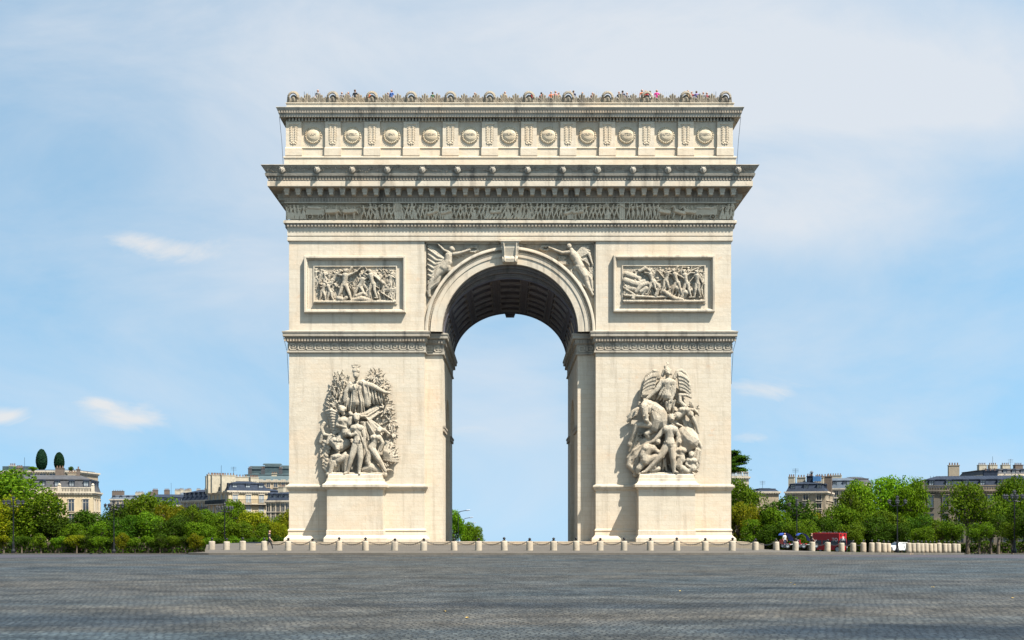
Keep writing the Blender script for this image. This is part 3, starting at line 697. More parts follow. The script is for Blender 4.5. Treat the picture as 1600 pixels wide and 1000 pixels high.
A += [('l', [(.04, .78), (.12, .72), (.2, .66)], [.08, .09, .07], .03), ('l', [(.03, .6), (.1, .55), (.18, .5), (.26, .6)], [.1, .1, .1, .08], .02), ('l', [(.04, .4), (.14, .38)], [.08, .08], .02),
      ('l', [(0, .42), (.14, .22)], [.03, .035], .22), ('l', [(.02, .2), (.4, .15), (.55, .17)], [.035, .035, .03], .3), ('l', [(.12, .12), (.14, .2)], [.05, .04], .34),
      ('l', [(.16, .3), (.22, .46), (.30, .52), (.36, .44)], [.05, .07, .07, .05], .22), ('l', [(.22, .3), (.28, .38), (.24, .22)], [.06, .08, .04], .2),
      ('f', .36, .22, .66, .34, -.3, (2.6, 3.4), .22), ('l', [(.20, .84), (.27, .92), (.34, .84)], [.04, .06, .04], .3), ('l', [(.40, .2), (.44, .42), (.38, .56)], [.05, .05, .05], .3),
      ('f', .52, .26, .66, .26, .3, (.4, 2.4), .2), ('f', .66, .18, .72, .32, -.35, (2.9, -.5), .2), ('f', .78, .14, .74, .3, -.3, (1.9, .6), .16), ('f', .91, .14, .72, .34, -.1, (1.2, -1.2), .12),
      ('h', .66, .1, .42, 1, -.5, .18), ('f', .56, .08, .45, .28, .8, None, .24), ('f', .70, .07, .4, .26, -.8, None, .2), ('l', [(.5, .3), (.62, .12), (.72, .08)], [.06, .07, .05], .3),
      ('l', [(.82, .84), (.95, .97)], [.02, .014], .34), ('l', [(.42, .86), (.50, .66)], [.018, .018], .36), ('l', [(.64, .86), (.67, .97)], [.02, .03], .3), ('l', [(.80, .52), (.90, .80)], [.014, .014], .4)]
o = battle(fr, bx, A, 8, 'battle_relief', ''); o['label'] = 'battle relief with fallen bodies and a raised sword'

# ---- dentil rows and the great frieze
ent = MB()
sweep(ent, [(.15, Zp(356)), (.20, Zp(354.8, .2)), (.22, Zp(349.5, .22)), (.5, Zp(348.3, .5)), (.5, Zp(345, .5)), (.36, Zp(343.6, .36)), (-.10, Zp(343.4, .3)), (-.10, Zp(317.5, .3)), (.44, Zp(317.2, .45)), (.44, Zp(315.5, .45)), (.38, Zp(314.8, .4)), (.42, Zp(309, .5))], rect())
fz = ent.build('frieze_band', 'trim', arch)
def row(mb, p, z0, z1, w, gap, dep, sides=True, beads=False):
    n = int((2 * HW + 2 * p) / gap)
    for i in range(n):
        x = -HW - p + (i + .5) * (2 * HW + 2 * p) / n
        if beads: mb.cap((x, -p - dep * .3, (z0 + z1) / 2 - .03), (x, -p - dep * .3, (z0 + z1) / 2 + .03), w / 2, w / 2, 5)
        else: mb.box(x - w / 2, x + w / 2, -p - dep, -p + .02, z0, z1)
    if sides:
        n = int(DEP / gap)
        for i in range(n):
            y = (i + .5) * DEP / n
            for s in (-1, 1):
                a, b = sorted((s * (HW + p - .02), s * (HW + p + dep))); mb.box(a, b, y - w / 2, y + w / 2, z0, z1)
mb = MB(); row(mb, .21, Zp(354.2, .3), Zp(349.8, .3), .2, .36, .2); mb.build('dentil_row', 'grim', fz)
mb = MB(); row(mb, .40, Zp(314.4, .45), Zp(309.6, .5), .17, .31, .10); mb.build('leaf_moulding', 'grim', fz)
RF = random.Random(11); C = []
zf0, zf1 = Zp(343.3, .3), Zp(317.4, .3); hf = (zf1 - zf0)
X = lambda px: Xp(px, .35)
def cart(px0, px1, hx):
    a, b = X(px0), X(px1)
    for k in range(5): seg(C, [(a, zf0 + .55 + k * .13, .16), (b, zf0 + .55 + k * .13, .16)], [.075, .075])
    for k in range(7): seg(C, [(a + (b - a) * RF.uniform(.1, .9), zf0 + 1.15 + RF.random() * .15, .15), (a + (b - a) * RF.uniform(.1, .9), zf0 + 1.2, .15)], [.16, .12])
    for wx in (a + (b - a) * .22, a + (b - a) * .82):
        for k in range(16):
            t0, t1 = k * PI / 8, (k + 1) * PI / 8
            seg(C, [(wx + .27 * math.cos(t0), zf0 + .3 + .27 * math.sin(t0), .22), (wx + .27 * math.cos(t1), zf0 + .3 + .27 * math.sin(t1), .22)], [.045, .045])
        for k in range(4): t = k * PI / 4; seg(C, [(wx + .2 * math.cos(t), zf0 + .3 + .2 * math.sin(t), .2), (wx - .2 * math.cos(t), zf0 + .3 - .2 * math.sin(t), .2)], [.022, .022])
        seg(C, [(wx, zf0 + .3, .26), (wx, zf0 + .3, .28)], [.07, .07])
cart(478, 506, 0)
horse(C, X(519), zf0, 1.35, 1, .18, 0, True); horse(C, X(546), zf0, 1.35, 1, .18, 0, True)
cart(1086, 1120, 0)
for px, rr in ((1036, .12), (1058, .25), (1076, .1)): horse(C, X(px), zf0, 1.3, -1, .16, rr)
for px, rr, fc in ((680, .3, 1), (775, .0, 1), (893, .25, 1), (905, .1, 1), (700, .2, 1)): horse(C, X(px), zf0, 1.25, fc, .14, rr)
px = 449.0
while px < 1148:
    busy = any(a <= px <= b for a, b in ((476, 566), (1030, 1122), (616, 626), (968, 976)))
    h = hf * RF.uniform(.84, .95)
    kind = 'robe' if (px < 476 or RF.random() < .22) else 'man'
    if not busy: figure(C, X(px), zf0 + .02, h, RF, .15, RF.uniform(-.4, .4), kind, RF.choice((-1, 1)))
    px += RF.uniform(5.2, 7.6)
px = 452
while px < 1146:   # second plane, heads and arms between
    figure(C, X(px), zf0 + hf * .12, hf * RF.uniform(.76, .86), RF, -.06, RF.uniform(-.5, .5), 'man', 1)
    px += RF.uniform(7, 11)
for k in range(46):
    px = RF.uniform(560, 1030); a = RF.uniform(.5, 2.6); l = RF.uniform(.5, 1.0); zz = zf0 + hf * RF.uniform(.4, .75)
    seg(C, [(X(px), zz, .16), (X(px) + l * math.cos(a), min(zz + l * math.sin(a), zf1 - .05), .16)], [.02, .02])
for k in range(14): seg(C, [(X(760 + k * 5.5), zf0 + .1, .16), (X(763 + k * 5.5), zf0 + .42, .18)], [.16, .10])
for pxa in (621, 972):
    for o in (-3, 0, 3): seg(C, [(X(pxa + o), zf0, .1), (X(pxa + o), zf1, .1)], [.14, .14])
gx, gz, H = heightfield(C, -HW - .25, HW + .25, zf0, zf1, .033)
H = np.where(H > .0, np.minimum(H * 2.0, .74), 0)
o = link('figured_frieze', hf_mesh(gx, gz, H, .094, 'frieze'), 'relief', fz)

# ---- main cornice
gut = MB()
mb = MB()
sof = 37.18
soff = MB(); sweep(soff, [(.42, Zp(309, .5)), (.52, Zp(307.5, .55)), (.58, Zp(306, .6)), (.58, sof - .02), (.62, sof), (1.84, sof)], rect())
cp = [(1.84, sof), (1.87, Zp(290.5, 1.87)), (1.87, Zp(282.5, 1.87)), (1.80, Zp(282, 1.85)), (1.80, Zp(276, 1.9)), (2.04, Zp(274.5, 2.04)), (2.10, Zp(271, 2.1)), (2.02, Zp(270, 2.0)), (2.02, Zp(268, 2.0)), (2.12, Zp(264, 2.1)), (2.34, Zp(259, 2.3)), (2.44, Zp(257.5, 2.4)), (2.40, Zp(256.8, 2.4)), (.3, Zp(256.8, 2.4) + .1)]
sweep(mb, cp[:3], rect()); sweep(gut, cp[2:], rect())
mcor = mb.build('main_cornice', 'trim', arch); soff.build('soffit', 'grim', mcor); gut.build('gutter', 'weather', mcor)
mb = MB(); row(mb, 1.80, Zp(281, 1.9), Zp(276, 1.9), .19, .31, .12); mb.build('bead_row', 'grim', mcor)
# carved foliage along the gutter
RL = random.Random(5); mb = MB()
for i in range(560):
    x = -HW - 2.1 + i * (2 * HW + 4.2) / 560; z = Zp(RL.uniform(260, 268), 2.1); k = (z - Zp(268, 2.1)) / (Zp(259, 2.1) - Zp(268, 2.1))
    mb.cap((x, -2.12 - .2 * k, z), (x + RL.uniform(-.06, .06), -2.14 - .2 * k, z + RL.uniform(-.12, .12)), .055, .035, 5)
mb.build('gutter_foliage', 'grim', mcor)
# lion heads
mb = MB()
mb.cap((0, -.1, 0), (0, .1, 0), .30, .34); mb.cap((0, -.38, -.10), (0, -.1, -.04), .15, .2); mb.cap((-.09, -.42, .08), (-.05, -.46, -.06), .05, .06); mb.cap((.09, -.42, .08), (.05, -.46, -.06), .05, .06)
mb.cap((0, -.40, -.27), (0, -.3, -.25), .09, .1)
for s in (-1, 1): mb.cap((s * .24, -.18, .27), (s * .27, -.15, .33), .07, .05); mb.cap((s * .12, -.36, .1), (s * .13, -.37, .1), .05, .05)
for k in range(22):
    a = k / 22 * 2 * PI; r = .36
    mb.cap((r * math.cos(a) * .85, -.1, r * math.sin(a)), (r * math.cos(a) * 1.12, .05, r * math.sin(a) * 1.15), .075, .06)
lion_me = remesh(mb, .035, 'lion head', 1)
for v in lion_me.vertices: v.co = (v.co.x * .78, v.co.y * .58, v.co.z * .88)
lion = None
for i in range(14):
    x = Xp(440 + i * 54.92, 2.4)
    if lion is None: lion = link('lion_head', lion_me, 'weather', mcor, (x, -2.24, Zp(264, 2.4)))
    else: copy(lion, (x, -2.24, Zp(264, 2.4)))
# modillions
mb = MB(); h = .70
mb.box(-.26, .26, -.74, 0, -.40, -.005); mb.box(-.21, .21, -.66, 0, -.66, -.405); mb.box(-.33, .33, -.82, 0, -.09, -.007)
modm = mb.me('modillion'); mod = None
nm = 41
for i in range(nm):
    x = -HW + (i + .5 - .5) * 2 * HW / (nm - 1) 
    if mod is None: mod = link('modillion', modm, 'trim', mcor, (x, -.585, sof))
    else: copy(mod, (x, -.585, sof))
for s in (-1, 1):
    for i in range(18):
        c = copy(mod, (s * (HW + .585), .9 + i * 1.2, sof)); c.rotation_euler = (0, 0, s * PI / 2)

# ---- attic
mb = MB()
zc0 = Zp(190, .0)
sweep(mb, [(.3, Zp(258)), (.42, Zp(257, .4)), (.42, Zp(247, .4)), (.5, Zp(246.4, .5)), (.5, Zp(244.4, .5)), (.34, Zp(243.4, .4)), (.10, Zp(243.0, .4)), (.10, Zp(232.6)), (.18, Zp(232.2)), (.18, Zp(231.4)), (.10, Zp(230.6)), (.10, Zp(190)), (.10, Zp(188.5))][::1], rect())
attic = mb.build('attic_wall', 'attic', arch)
mb = MB()
top = [(-.2, Zp(190.6)), (.02, Zp(190.4)), (.05, Zp(184, .1)), (.40, Zp(183.4, .4)), (.84, Zp(182.6, .84)), (.86, Zp(177.2, .86)), (.94, Zp(176.4, .94)), (.96, Zp(172.6, .95)), (1.02, Zp(172, 1.05)), (1.06, Zp(170.5, 1.05)), (1.15, Zp(167.4, 1.12)), (1.12, Zp(166.8, 1.1)), (.22, Zp(166.8, 1.1) + .05), (.22, Zp(161.8, .2)), (.30, Zp(161.2, .3)), (.30, Zp(160, .3)), (-.6, Zp(160, .3)), (-.6, 46.1), (-HW + .5, 46.1)]
sweep(mb, top[:12], rect())
tc = mb.build('attic_cornice', 'weather', arch)
mb = MB(); sweep(mb, top[11:17], rect()); mb.build('blocking_course', 'trim', tc)
mb = MB(); row(mb, .95, Zp(176, 1), Zp(172.8, 1), .15, .27, .07); mb.build('bead_row', 'grim', tc)
mb = MB(); row(mb, .05, Zp(190, .2), Zp(184.5, .2), .17, .34, .30); mb.build('dentil_row', 'trim', tc)
mb = MB(); mb.box(-HW + .5, HW - .5, .5, DEP - .5, 44.0, 46.35); mb.build('roof_terrace', 'trim', arch)

# pilasters
mb = MB()
hwp = .82; zt = Zp(190.5, .3); z1_ = Zp(230.5, .3); z0_ = Zp(243.2, .4)
mb.box(-hwp, hwp, -.40, .15, z1_, zt)
mb.box(-hwp - .07, hwp + .07, -.47, .15, z0_, z1_ - .12); mb.frus((-hwp - .07, hwp + .07, -.47, .15), (-hwp, hwp, -.402, .15), z1_ - .12, z1_ + .002)
mb.box(-.50, .50, -.36, -.3, zt - .35, zt - .22)
pil_me = mb.me('pilaster')
mb = MB(); Rp = random.Random(2)
zc_ = (zt + z1_) / 2
for k in range(9):
    z = zt - .62 - k * .18
    for s in (-1, 1):
        mb.cap((s * .22, -.34, z), (s * (.40), -.36, z + .13), .055, .03, 6); mb.cap((s * .20, -.35, z), (s * .08, -.36, z + .10), .05, .03, 6)
mb.tube([(-.25, -.36, zt - .5), (-.2, -.35, z1_ + .6)], .04); mb.tube([(.25, -.36, zt - .5), (.2, -.35, z1_ + .6)], .04)
mb.cap((0, -.36, z1_ + .38), (0, -.36, z1_ + .28), .1, .05, 8)
for s in (-1, 1): mb.tube([(s * .1, -.36, z1_ + .62), (s * .34, -.36, z1_ + .5), (s * .22, -.36, z1_ + .32), (s * .08, -.36, z1_ + .45)], .045)
for a, b_ in (((-.45, zt - .3), (.45, zt - .3)),): mb.tube([(a[0], -.37, a[1]), (b_[0], -.37, b_[1])], .05)
orn_me = mb.me('garland')
pil0 = orn0 = None
for i in range(12):
    x = Xp(459 + i * 61.25, .33)
    if pil0 is None:
        pil0 = link('pilaster', pil_me, 'attic', arch, (x, 0, 0)); orn0 = link('garland', orn_me, 'relief', pil0, (0, -.07, 0))
    else:
        p = copy(pil0, (x, 0, 0)); o = orn0.copy(); COL.objects.link(o); o.parent = p
# shields
mb = MB()
rs = [(.0, .30), (.25, .29), (.45, .26), (.60, .20), (.67, .15), (.72, .12), (.86, .12), (.90, .06), (.90, 0)]
n = 40; b = 0
for r, h in rs:
    for k in range(n):
        a = 2 * PI * k / n; rr = r * (1 + (.045 * math.cos(k * PI) if r > .8 else 0)); mb.v.append((rr * math.cos(a), -h, rr * math.sin(a)))
for j in range(len(rs) - 1):
    for k in range(n): mb.f.append((j * n + k, j * n + (k + 1) % n, (j + 1) * n + (k + 1) % n, (j + 1) * n + k))
for k in range(26):
    a = 2 * PI * k / 26; mb.cap((.78 * math.cos(a), -.13, .78 * math.sin(a)), (.80 * math.cos(a), -.14, .80 * math.sin(a)), .065, .065, 5)
sh_me = mb.me('shield')
names = ['ULM', 'AUSTERLITZ', 'IENA', 'FRIEDLAND', 'SOMMO SIERRA', 'ESSLING', 'WAGRAM', 'MOSKOWA', 'LUTZEN', 'BAUTZEN', 'DRESDE']
sh0 = None
for i, nm_ in enumerate(names):
    loc = (Xp(489.6 + i * 61.2, .1), -.10, Zp(211.5, .1))
    if sh0 is None: sh0 = sh = link('shield', sh_me, 'shield', arch, loc)
    else: sh = copy(sh0, loc)
    t = text_mesh(nm_, .34, .03)
    wv = max(v.co.x for v in t.vertices) * 2; k = min(1.0, 1.12 / wv)
    me_v = [(v.co.x * k, -.30 + .10 * ((v.co.x * k) / .58) ** 2 - v.co.z, v.co.y) for v in t.vertices]
    for v, c in zip(t.vertices, me_v): v.co = c
    link('inscription', t, 'grim', sh)
# ---- crest: masks and palmettes
zc = Zp(160.2, .3)
mb = MB()
mb.cap((0, .10, .5), (0, .10, .2), .38, .36); mb.cap((.08, -.22, .42), (.12, -.12, .2), .13, .19); mb.cap((-.2, -.12, .2), (-.3, -.02, .1), .1, .14)
for k in range(10):
    a = PI * (k / 9) ; mb.cap((.56 * math.cos(a), -.05, .55 + .56 * math.sin(a)), (.42 * math.cos(a), -.34, .52 + .40 * math.sin(a)), .125, .085)
for s in (-1, 1): mb.cap((s * .55, -.05, .45), (s * .62, 0, .08), .13, .12); mb.cap((s * .36, -.18, .36), (s * .42, -.1, .05), .09, .09)
mb.box(-.6, .6, -.1, .25, -.02, .3)
mask_me = remesh(mb, .05, 'crest mask', 1)
for v in mask_me.vertices: v.co = (v.co.x * 1.0, v.co.y, v.co.z * 1.08)
mk = None
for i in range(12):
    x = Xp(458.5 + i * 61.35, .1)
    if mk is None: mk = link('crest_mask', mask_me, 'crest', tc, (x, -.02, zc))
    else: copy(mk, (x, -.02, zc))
def palm(s):
    mb = MB()
    for k in range(7):
        a = PI * (k + .5) / 7 ; l = s * (.50 + .50 * math.sin(a) ** 1.5)
        mb.cap((l * .2 * math.cos(a), 0, .08), (l * .66 * math.cos(a), -.03 - .03 * (k % 2), .08 + l * math.sin(a) * .92), .12 * s, .135 * s, 6)
    mb.cap((0, -.08, .08), (0, -.08, .16), .12 * s, .09 * s); mb.box(-.62 * s, .62 * s, -.06, .12, -.02, .22 * s)
    return mb.me('palmette')
pm, ps = palm(.92), palm(.62)
pa = pb = None
for i in range(11):
    for k, off in enumerate((12.5, 21.5, 31, 40.5, 50)):
        x = Xp(458.5 + i * 61.35 + off, .1)
        if k % 2:
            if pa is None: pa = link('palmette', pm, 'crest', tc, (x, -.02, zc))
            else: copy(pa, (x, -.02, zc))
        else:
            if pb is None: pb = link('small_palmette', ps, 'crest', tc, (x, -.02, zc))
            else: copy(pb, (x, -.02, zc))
# running scrolls that tie the palmettes together
mb = MB(); Rc = random.Random(12)
for i in range(11 * 14):
    x = Xp(458.5 + i * 61.35 / 14, .1)
    for k in range(5):
        a = k * 1.3 + i; mb.cap((x + .13 * math.cos(a), -.02, zc + .17 + .1 * math.sin(a)), (x + .13 * math.cos(a + 1.3), -.07, zc + .17 + .1 * math.sin(a + 1.3)), .06, .05, 5)
mb.box(-HW - .1, HW + .1, -.03, .1, zc - .03, zc + .14)
mb.build('scroll_band', 'crest', tc)
# railing on the terrace
mb = MB()
zr0, zr1 = 46.35, Zp(143, -1.6)
def bars(ax, a0, a1, c):
    k = int((a1 - a0) / .22)
    for i in range(k + 1):
        u = a0 + (a1 - a0) * i / k
        if ax == 'x': mb.box(u - .014, u + .014, c - .014, c + .014, zr0, zr1)
        else: mb.box(c - .014, c + .014, u - .014, u + .014, zr0, zr1)
bars('x', -HW + 1.3, HW - 1.3, 1.6); bars('y', 1.6, DEP - 1.6, -HW + 1.3); bars('y', 1.6, DEP - 1.6, HW - 1.3)
mb.build('railing', 'rail', arch)
for s in (-1, 1):
    mb = MB(); mb.tube([(s * (HW + .95), -.3, Zp(180, .9)), (s * (HW + .7), -.3, Zp(220, .5)), (s * (HW + .55), -.3, Zp(256, .5))], .022, 5); mb.tube([(s * (HW + .62), -.2, Zp(522, .6)), (s * (HW + .2), -.06, Zp(548, .1)), (s * (HW + .03), .1, Zp(600))], .022, 5)
    mb.build('cable', 'black', arch)
# ---- low stylobate
mb = MB(); mb.box(-25.6, 25.6, -5.2, 1.6, -.5, .13); mb.box(-24.6, 24.6, -3.0, 1.2, .13, .26)
mb.build('base_step', 'step', arch)
# ================================================================== CARVED GROUPS on the pedestals
def group_tools(ox, oy, seed):
    mb = MB(); R = random.Random(seed); S = 0.2 * 112.6 / F
    def q(u, v, d): return ((ox + u * .2 - VX) * 112.6 / F, -(0.1 + d * S), CH - (oy + v * .2 - VY) * 112.6 / F)
    def c(pts, rs, n=12):
        for a, b, r0, r1 in zip(pts[:-1], pts[1:], rs[:-1], rs[1:]): mb.cap(q(*a), q(*b), r0 * S, r1 * S, n)
    return mb, R, c
def folds(c, R, a0, a1, b0, b1, n, r=7, jit=8, sag=0.0, d=60):
    for i in range(n):
        t = i / max(1, n - 1)
        p = (a0[0] + (a1[0] - a0[0]) * t, a0[1] + (a1[1] - a0[1]) * t, d + R.uniform(-6, 10))
        e = (b0[0] + (b1[0] - b0[0]) * t + R.uniform(-jit, jit), b0[1] + (b1[1] - b0[1]) * t + R.uniform(-jit, jit), d * .7 + R.uniform(-6, 10))
        m = ((p[0] + e[0]) / 2 + R.uniform(-jit, jit), (p[1] + e[1]) / 2 + sag + R.uniform(-jit, jit), (p[2] + e[2]) / 2 + 8)
        dd = 9 if i % 2 else -9
        p, m, e = [(q_[0], q_[1], q_[2] + dd) for q_ in (p, m, e)]
        c([p, m, e], [r * .62, r * .85, r * .6])
def leaves(c, R, cx, cy, rx, ry, n, d0=20, d1=70, l=26, r=8, ang=None):
    for i in range(n):
        a = R.uniform(0, 2 * PI); k = math.sqrt(R.random()); x = cx + rx * k * math.cos(a); y = cy + ry * k * math.sin(a); d = d0 + (d1 - d0) * (1 - k * k) * R.uniform(.6, 1)
        t = (ang if ang is not None else a) + R.uniform(-.7, .7)
        c([(x, y, d), (x + l * math.cos(t), y + l * math.sin(t), d + R.uniform(-8, 22))], [r * .8, r * .45], 6)
def body(c, head, neck, chest, waist, hip, d, hr=22, w=1.0):
    c([(*head, d + 12), (head[0], head[1] + 8, d + 16)], [hr, hr * .9]); c([(head[0], head[1] - hr * .35, d + 4), (head[0] + 3, head[1] - hr * .3, d - 2)], [hr * 1.08, hr * 1.02])
    c([(head[0], head[1] + 3, d + 12 + hr * .9), (head[0], head[1] + 8, d + 13 + hr)], [4, 5])
    c([(*head, d), (*neck, d)], [13, 15])
    c([(chest[0] - 22 * w, chest[1], d + 8), (chest[0] + 22 * w, chest[1], d + 8)], [26 * w, 26 * w]); c([(*chest, d), (*waist, d)], [34 * w, 27 * w]); c([(*waist, d), (*hip, d)], [27 * w, 33 * w])
    c([(chest[0] - 14 * w, chest[1] - 2, d + 24), (chest[0] - 12 * w, chest[1], d + 24)], [14 * w, 14 * w]); c([(chest[0] + 14 * w, chest[1] - 2, d + 24), (chest[0] + 12 * w, chest[1], d + 24)], [14 * w, 14 * w])

# ---------- left group: helmeted goddess over a warrior sheathing his sword
mb, R, c = group_tools(480, 560, 21)
for x, y, rx, ry in ((380, 560, 200, 330), (250, 420, 90, 230), (540, 420, 90, 230), (400, 260, 120, 120)):   # rough stone behind
    for k in range(26):
        a = R.uniform(0, 2 * PI); t = math.sqrt(R.random()) * .85; c([(x + rx * t * math.cos(a), y + ry * t * math.sin(a), 4), (x + rx * t * math.cos(a) + R.uniform(-20, 20), y + ry * t * math.sin(a) + 20, 14)], [26, 22], 6)
body(c, (378, 128), (380, 160), (374, 232), (376, 300), (378, 340), 66, 24, 1.15)
c([(372, 95, 70), (384, 95, 70)], [25, 25]); c([(352, 60, 66), (380, 76, 76), (404, 52, 66)], [9, 12, 10]); c([(346, 48, 66), (408, 46, 66)], [7, 7]); c([(372, 60, 66), (372, 40, 66)], [9, 7])
folds(c, R, (345, 250), (415, 250), (325, 420), (440, 420), 12, 9, 6, 0, 78)
folds(c, R, (350, 205), (410, 215), (420, 280), (340, 300), 6, 7, 4, 0, 92)
c([(430, 190, 60), (462, 270, 64), (466, 350, 60)], [30, 34, 30]); folds(c, R, (425, 180), (470, 190), (445, 360), (490, 350), 6, 7, 4, 0, 84)
c([(420, 190, 70), (510, 215, 84), (600, 262, 88), (640, 268, 86)], [26, 22, 14, 9])
for k in range(4): c([(630, 266, 86), (652 + k * 2, 252 + k * 9, 86)], [6, 4], 6)
folds(c, R, (440, 205), (590, 265), (480, 350), (600, 350), 13, 9, 8, 10, 72)
c([(335, 200, 66), (300, 260, 72), (285, 330, 66)], [24, 19, 14]); folds(c, R, (335, 220), (300, 260), (330, 400), (280, 400), 6, 9, 6, 0, 58)
leaves(c, R, 245, 170, 62, 70, 60, 26, 62, 28, 9, -1.6); leaves(c, R, 222, 280, 66, 100, 80, 26, 66, 30, 9, -1.5); leaves(c, R, 190, 360, 50, 50, 30, 26, 50, 26, 9, -1.8)
c([(270, 420, 20), (235, 260, 44), (250, 120, 40)], [12, 11, 8])
leaves(c, R, 528, 140, 58, 55, 60, 24, 58, 26, 9); leaves(c, R, 585, 215, 48, 60, 50, 24, 60, 26, 9); c([(520, 230, 30), (535, 130, 36), (560, 100, 30)], [10, 9, 7]); c([(600, 300, 40), (640, 210, 60)], [8, 6])
leaves(c, R, 600, 380, 60, 70, 55, 24, 64, 26, 10); leaves(c, R, 635, 480, 42, 80, 50, 22, 50, 26, 10); leaves(c, R, 660, 560, 34, 60, 30, 20, 40, 24, 9)
# sweep of drapery across the middle
folds(c, R, (330, 440), (420, 460), (540, 360), (560, 420), 10, 10, 6, 26, 62)
folds(c, R, (430, 440), (470, 470), (600, 560), (560, 640), 14, 10, 8, -10, 64)
# woman with child
body(c, (272, 400), (278, 430), (285, 488), (295, 540), (300, 580), 84, 24, 1.1)
c([(258, 380, 88), (290, 392, 90)], [17, 16]); c([(310, 480, 96), (350, 470, 104), (372, 440, 100)], [18, 15, 12]); c([(255, 480, 90), (235, 520, 96), (300, 540, 108)], [18, 15, 12])
c([(338, 430, 108), (342, 436, 108)], [17, 17]); c([(340, 470, 100), (332, 510, 100)], [22, 22])
folds(c, R, (240, 440), (320, 520), (230, 560), (330, 600), 10, 9, 8, 8, 84)
for k in range(9): c([(140 + k * 6, 405 + k * 20, 30 + k), (180 + k * 4, 400 + k * 22, 58), (235 + k * 4, 420 + k * 18, 60)], [12, 12, 10])
c([(120, 500, 30), (100, 540, 34), (120, 590, 34), (170, 600, 40)], [14, 14, 14, 12]); c([(110, 590, 28), (90, 650, 26)], [16, 12])
# ox head and tamed shoulder
c([(200, 640, 40), (250, 690, 62), (300, 660, 58)], [48, 44, 40]); c([(150, 660, 60), (170, 600, 62), (220, 580, 60)], [14, 12, 9]); c([(215, 640, 84), (268, 640, 88), (290, 690, 80)], [14, 14, 12])
c([(270, 600, 60), (240, 640, 80)], [30, 24]); leaves(c, R, 235, 610, 55, 30, 30, 50, 84, 16, 9)
# kneeling draped figure
body(c, (238, 700), (240, 730), (235, 770), (225, 800), (220, 830), 84, 20, .9)
c([(225, 760, 96), (270, 770, 110), (300, 740, 104)], [17, 14, 11]); c([(250, 800, 96), (310, 770, 112), (300, 880, 100)], [28, 24, 15]); c([(210, 810, 90), (180, 890, 92)], [24, 16])
folds(c, R, (190, 760), (300, 770), (150, 895), (300, 890), 15, 11, 9, 0, 84)
for k in range(8): c([(120, 640 + k * 30, 16), (150 + R.uniform(-14, 14), 670 + k * 30, 34)], [20, 18])
leaves(c, R, 125, 740, 34, 120, 46, 8, 40, 28, 9, 1.3)
# central warrior
body(c, (390, 468), (392, 500), (392, 548), (396, 610), (396, 660), 116, 24, 1.12)
c([(378, 448, 118), (402, 448, 118)], [20, 20]); c([(368, 452, 118), (384, 430, 118)], [9, 8]); leaves(c, R, 392, 452, 24, 16, 16, 112, 132, 8, 6)
c([(355, 552, 118), (328, 590, 124), (350, 604, 140), (388, 590, 144)], [19, 16, 14, 11]); c([(428, 550, 116), (452, 610, 124), (448, 660, 132), (470, 730, 128)], [20, 16, 14, 10])
c([(382, 585, 146), (400, 600, 140)], [10, 8]); c([(408, 560, 138), (450, 680, 140), (478, 760, 130)], [6, 6, 4])
c([(382, 680, 116), (352, 770, 128), (322, 868, 112), (318, 895, 112)], [32, 22, 15, 12]); c([(318, 892, 112), (296, 900, 130)], [11, 9])
c([(414, 680, 116), (420, 775, 124), (408, 870, 112), (408, 898, 112)], [32, 23, 15, 12]); c([(408, 894, 112), (414, 904, 134)], [11, 9])
folds(c, R, (370, 640), (420, 640), (372, 700), (426, 700), 6, 9, 4, 0, 136)
folds(c, R, (420, 500), (470, 500), (450, 660), (560, 640), 12, 11, 8, 0, 92); folds(c, R, (430, 660), (480, 640), (450, 870), (500, 840), 8, 11, 6, 0, 70)
# crouching man right with ox
body(c, (560, 560), (550, 585), (535, 620), (520, 660), (505, 700), 90, 20, .95)
c([(545, 570, 90), (600, 560, 100), (640, 590, 84)], [18, 15, 10]); c([(560, 610, 92), (590, 660, 96), (570, 720, 90)], [18, 15, 11])
c([(500, 700, 92), (560, 790, 108), (610, 880, 96)], [30, 22, 13]); c([(490, 710, 84), (470, 800, 96), (500, 880, 92)], [28, 24, 15])
c([(450, 870, 70), (500, 850, 80), (560, 880, 70)], [34, 38, 26]); folds(c, R, (440, 850), (540, 830), (430, 900), (580, 895), 9, 10, 6, 0, 84)
for k in range(16):
    a = -1.5 + k * .11; c([(590, 790, 34), (590 + 60 * math.cos(a), 790 + 70 * math.sin(a), 56), (600 + 110 * math.cos(a), 790 + (150 if k < 6 else 110) * math.sin(a), 40 + R.uniform(-6, 10))], [9, 10, 5])
leaves(c, R, 640, 740, 60, 90, 60, 20, 56, 28, 9, -.9); leaves(c, R, 600, 850, 50, 40, 30, 20, 60, 22, 10)
c([(150, 905, 40), (600, 905, 40)], [22, 22]); c([(160, 905, 90), (590, 905, 90)], [16, 16])
me = remesh(mb, .038, 'left group', 0)
o = link('sculpture_group', me, 'sculpt', arch); o['label'] = 'carved group of a helmeted goddess above a standing warrior'

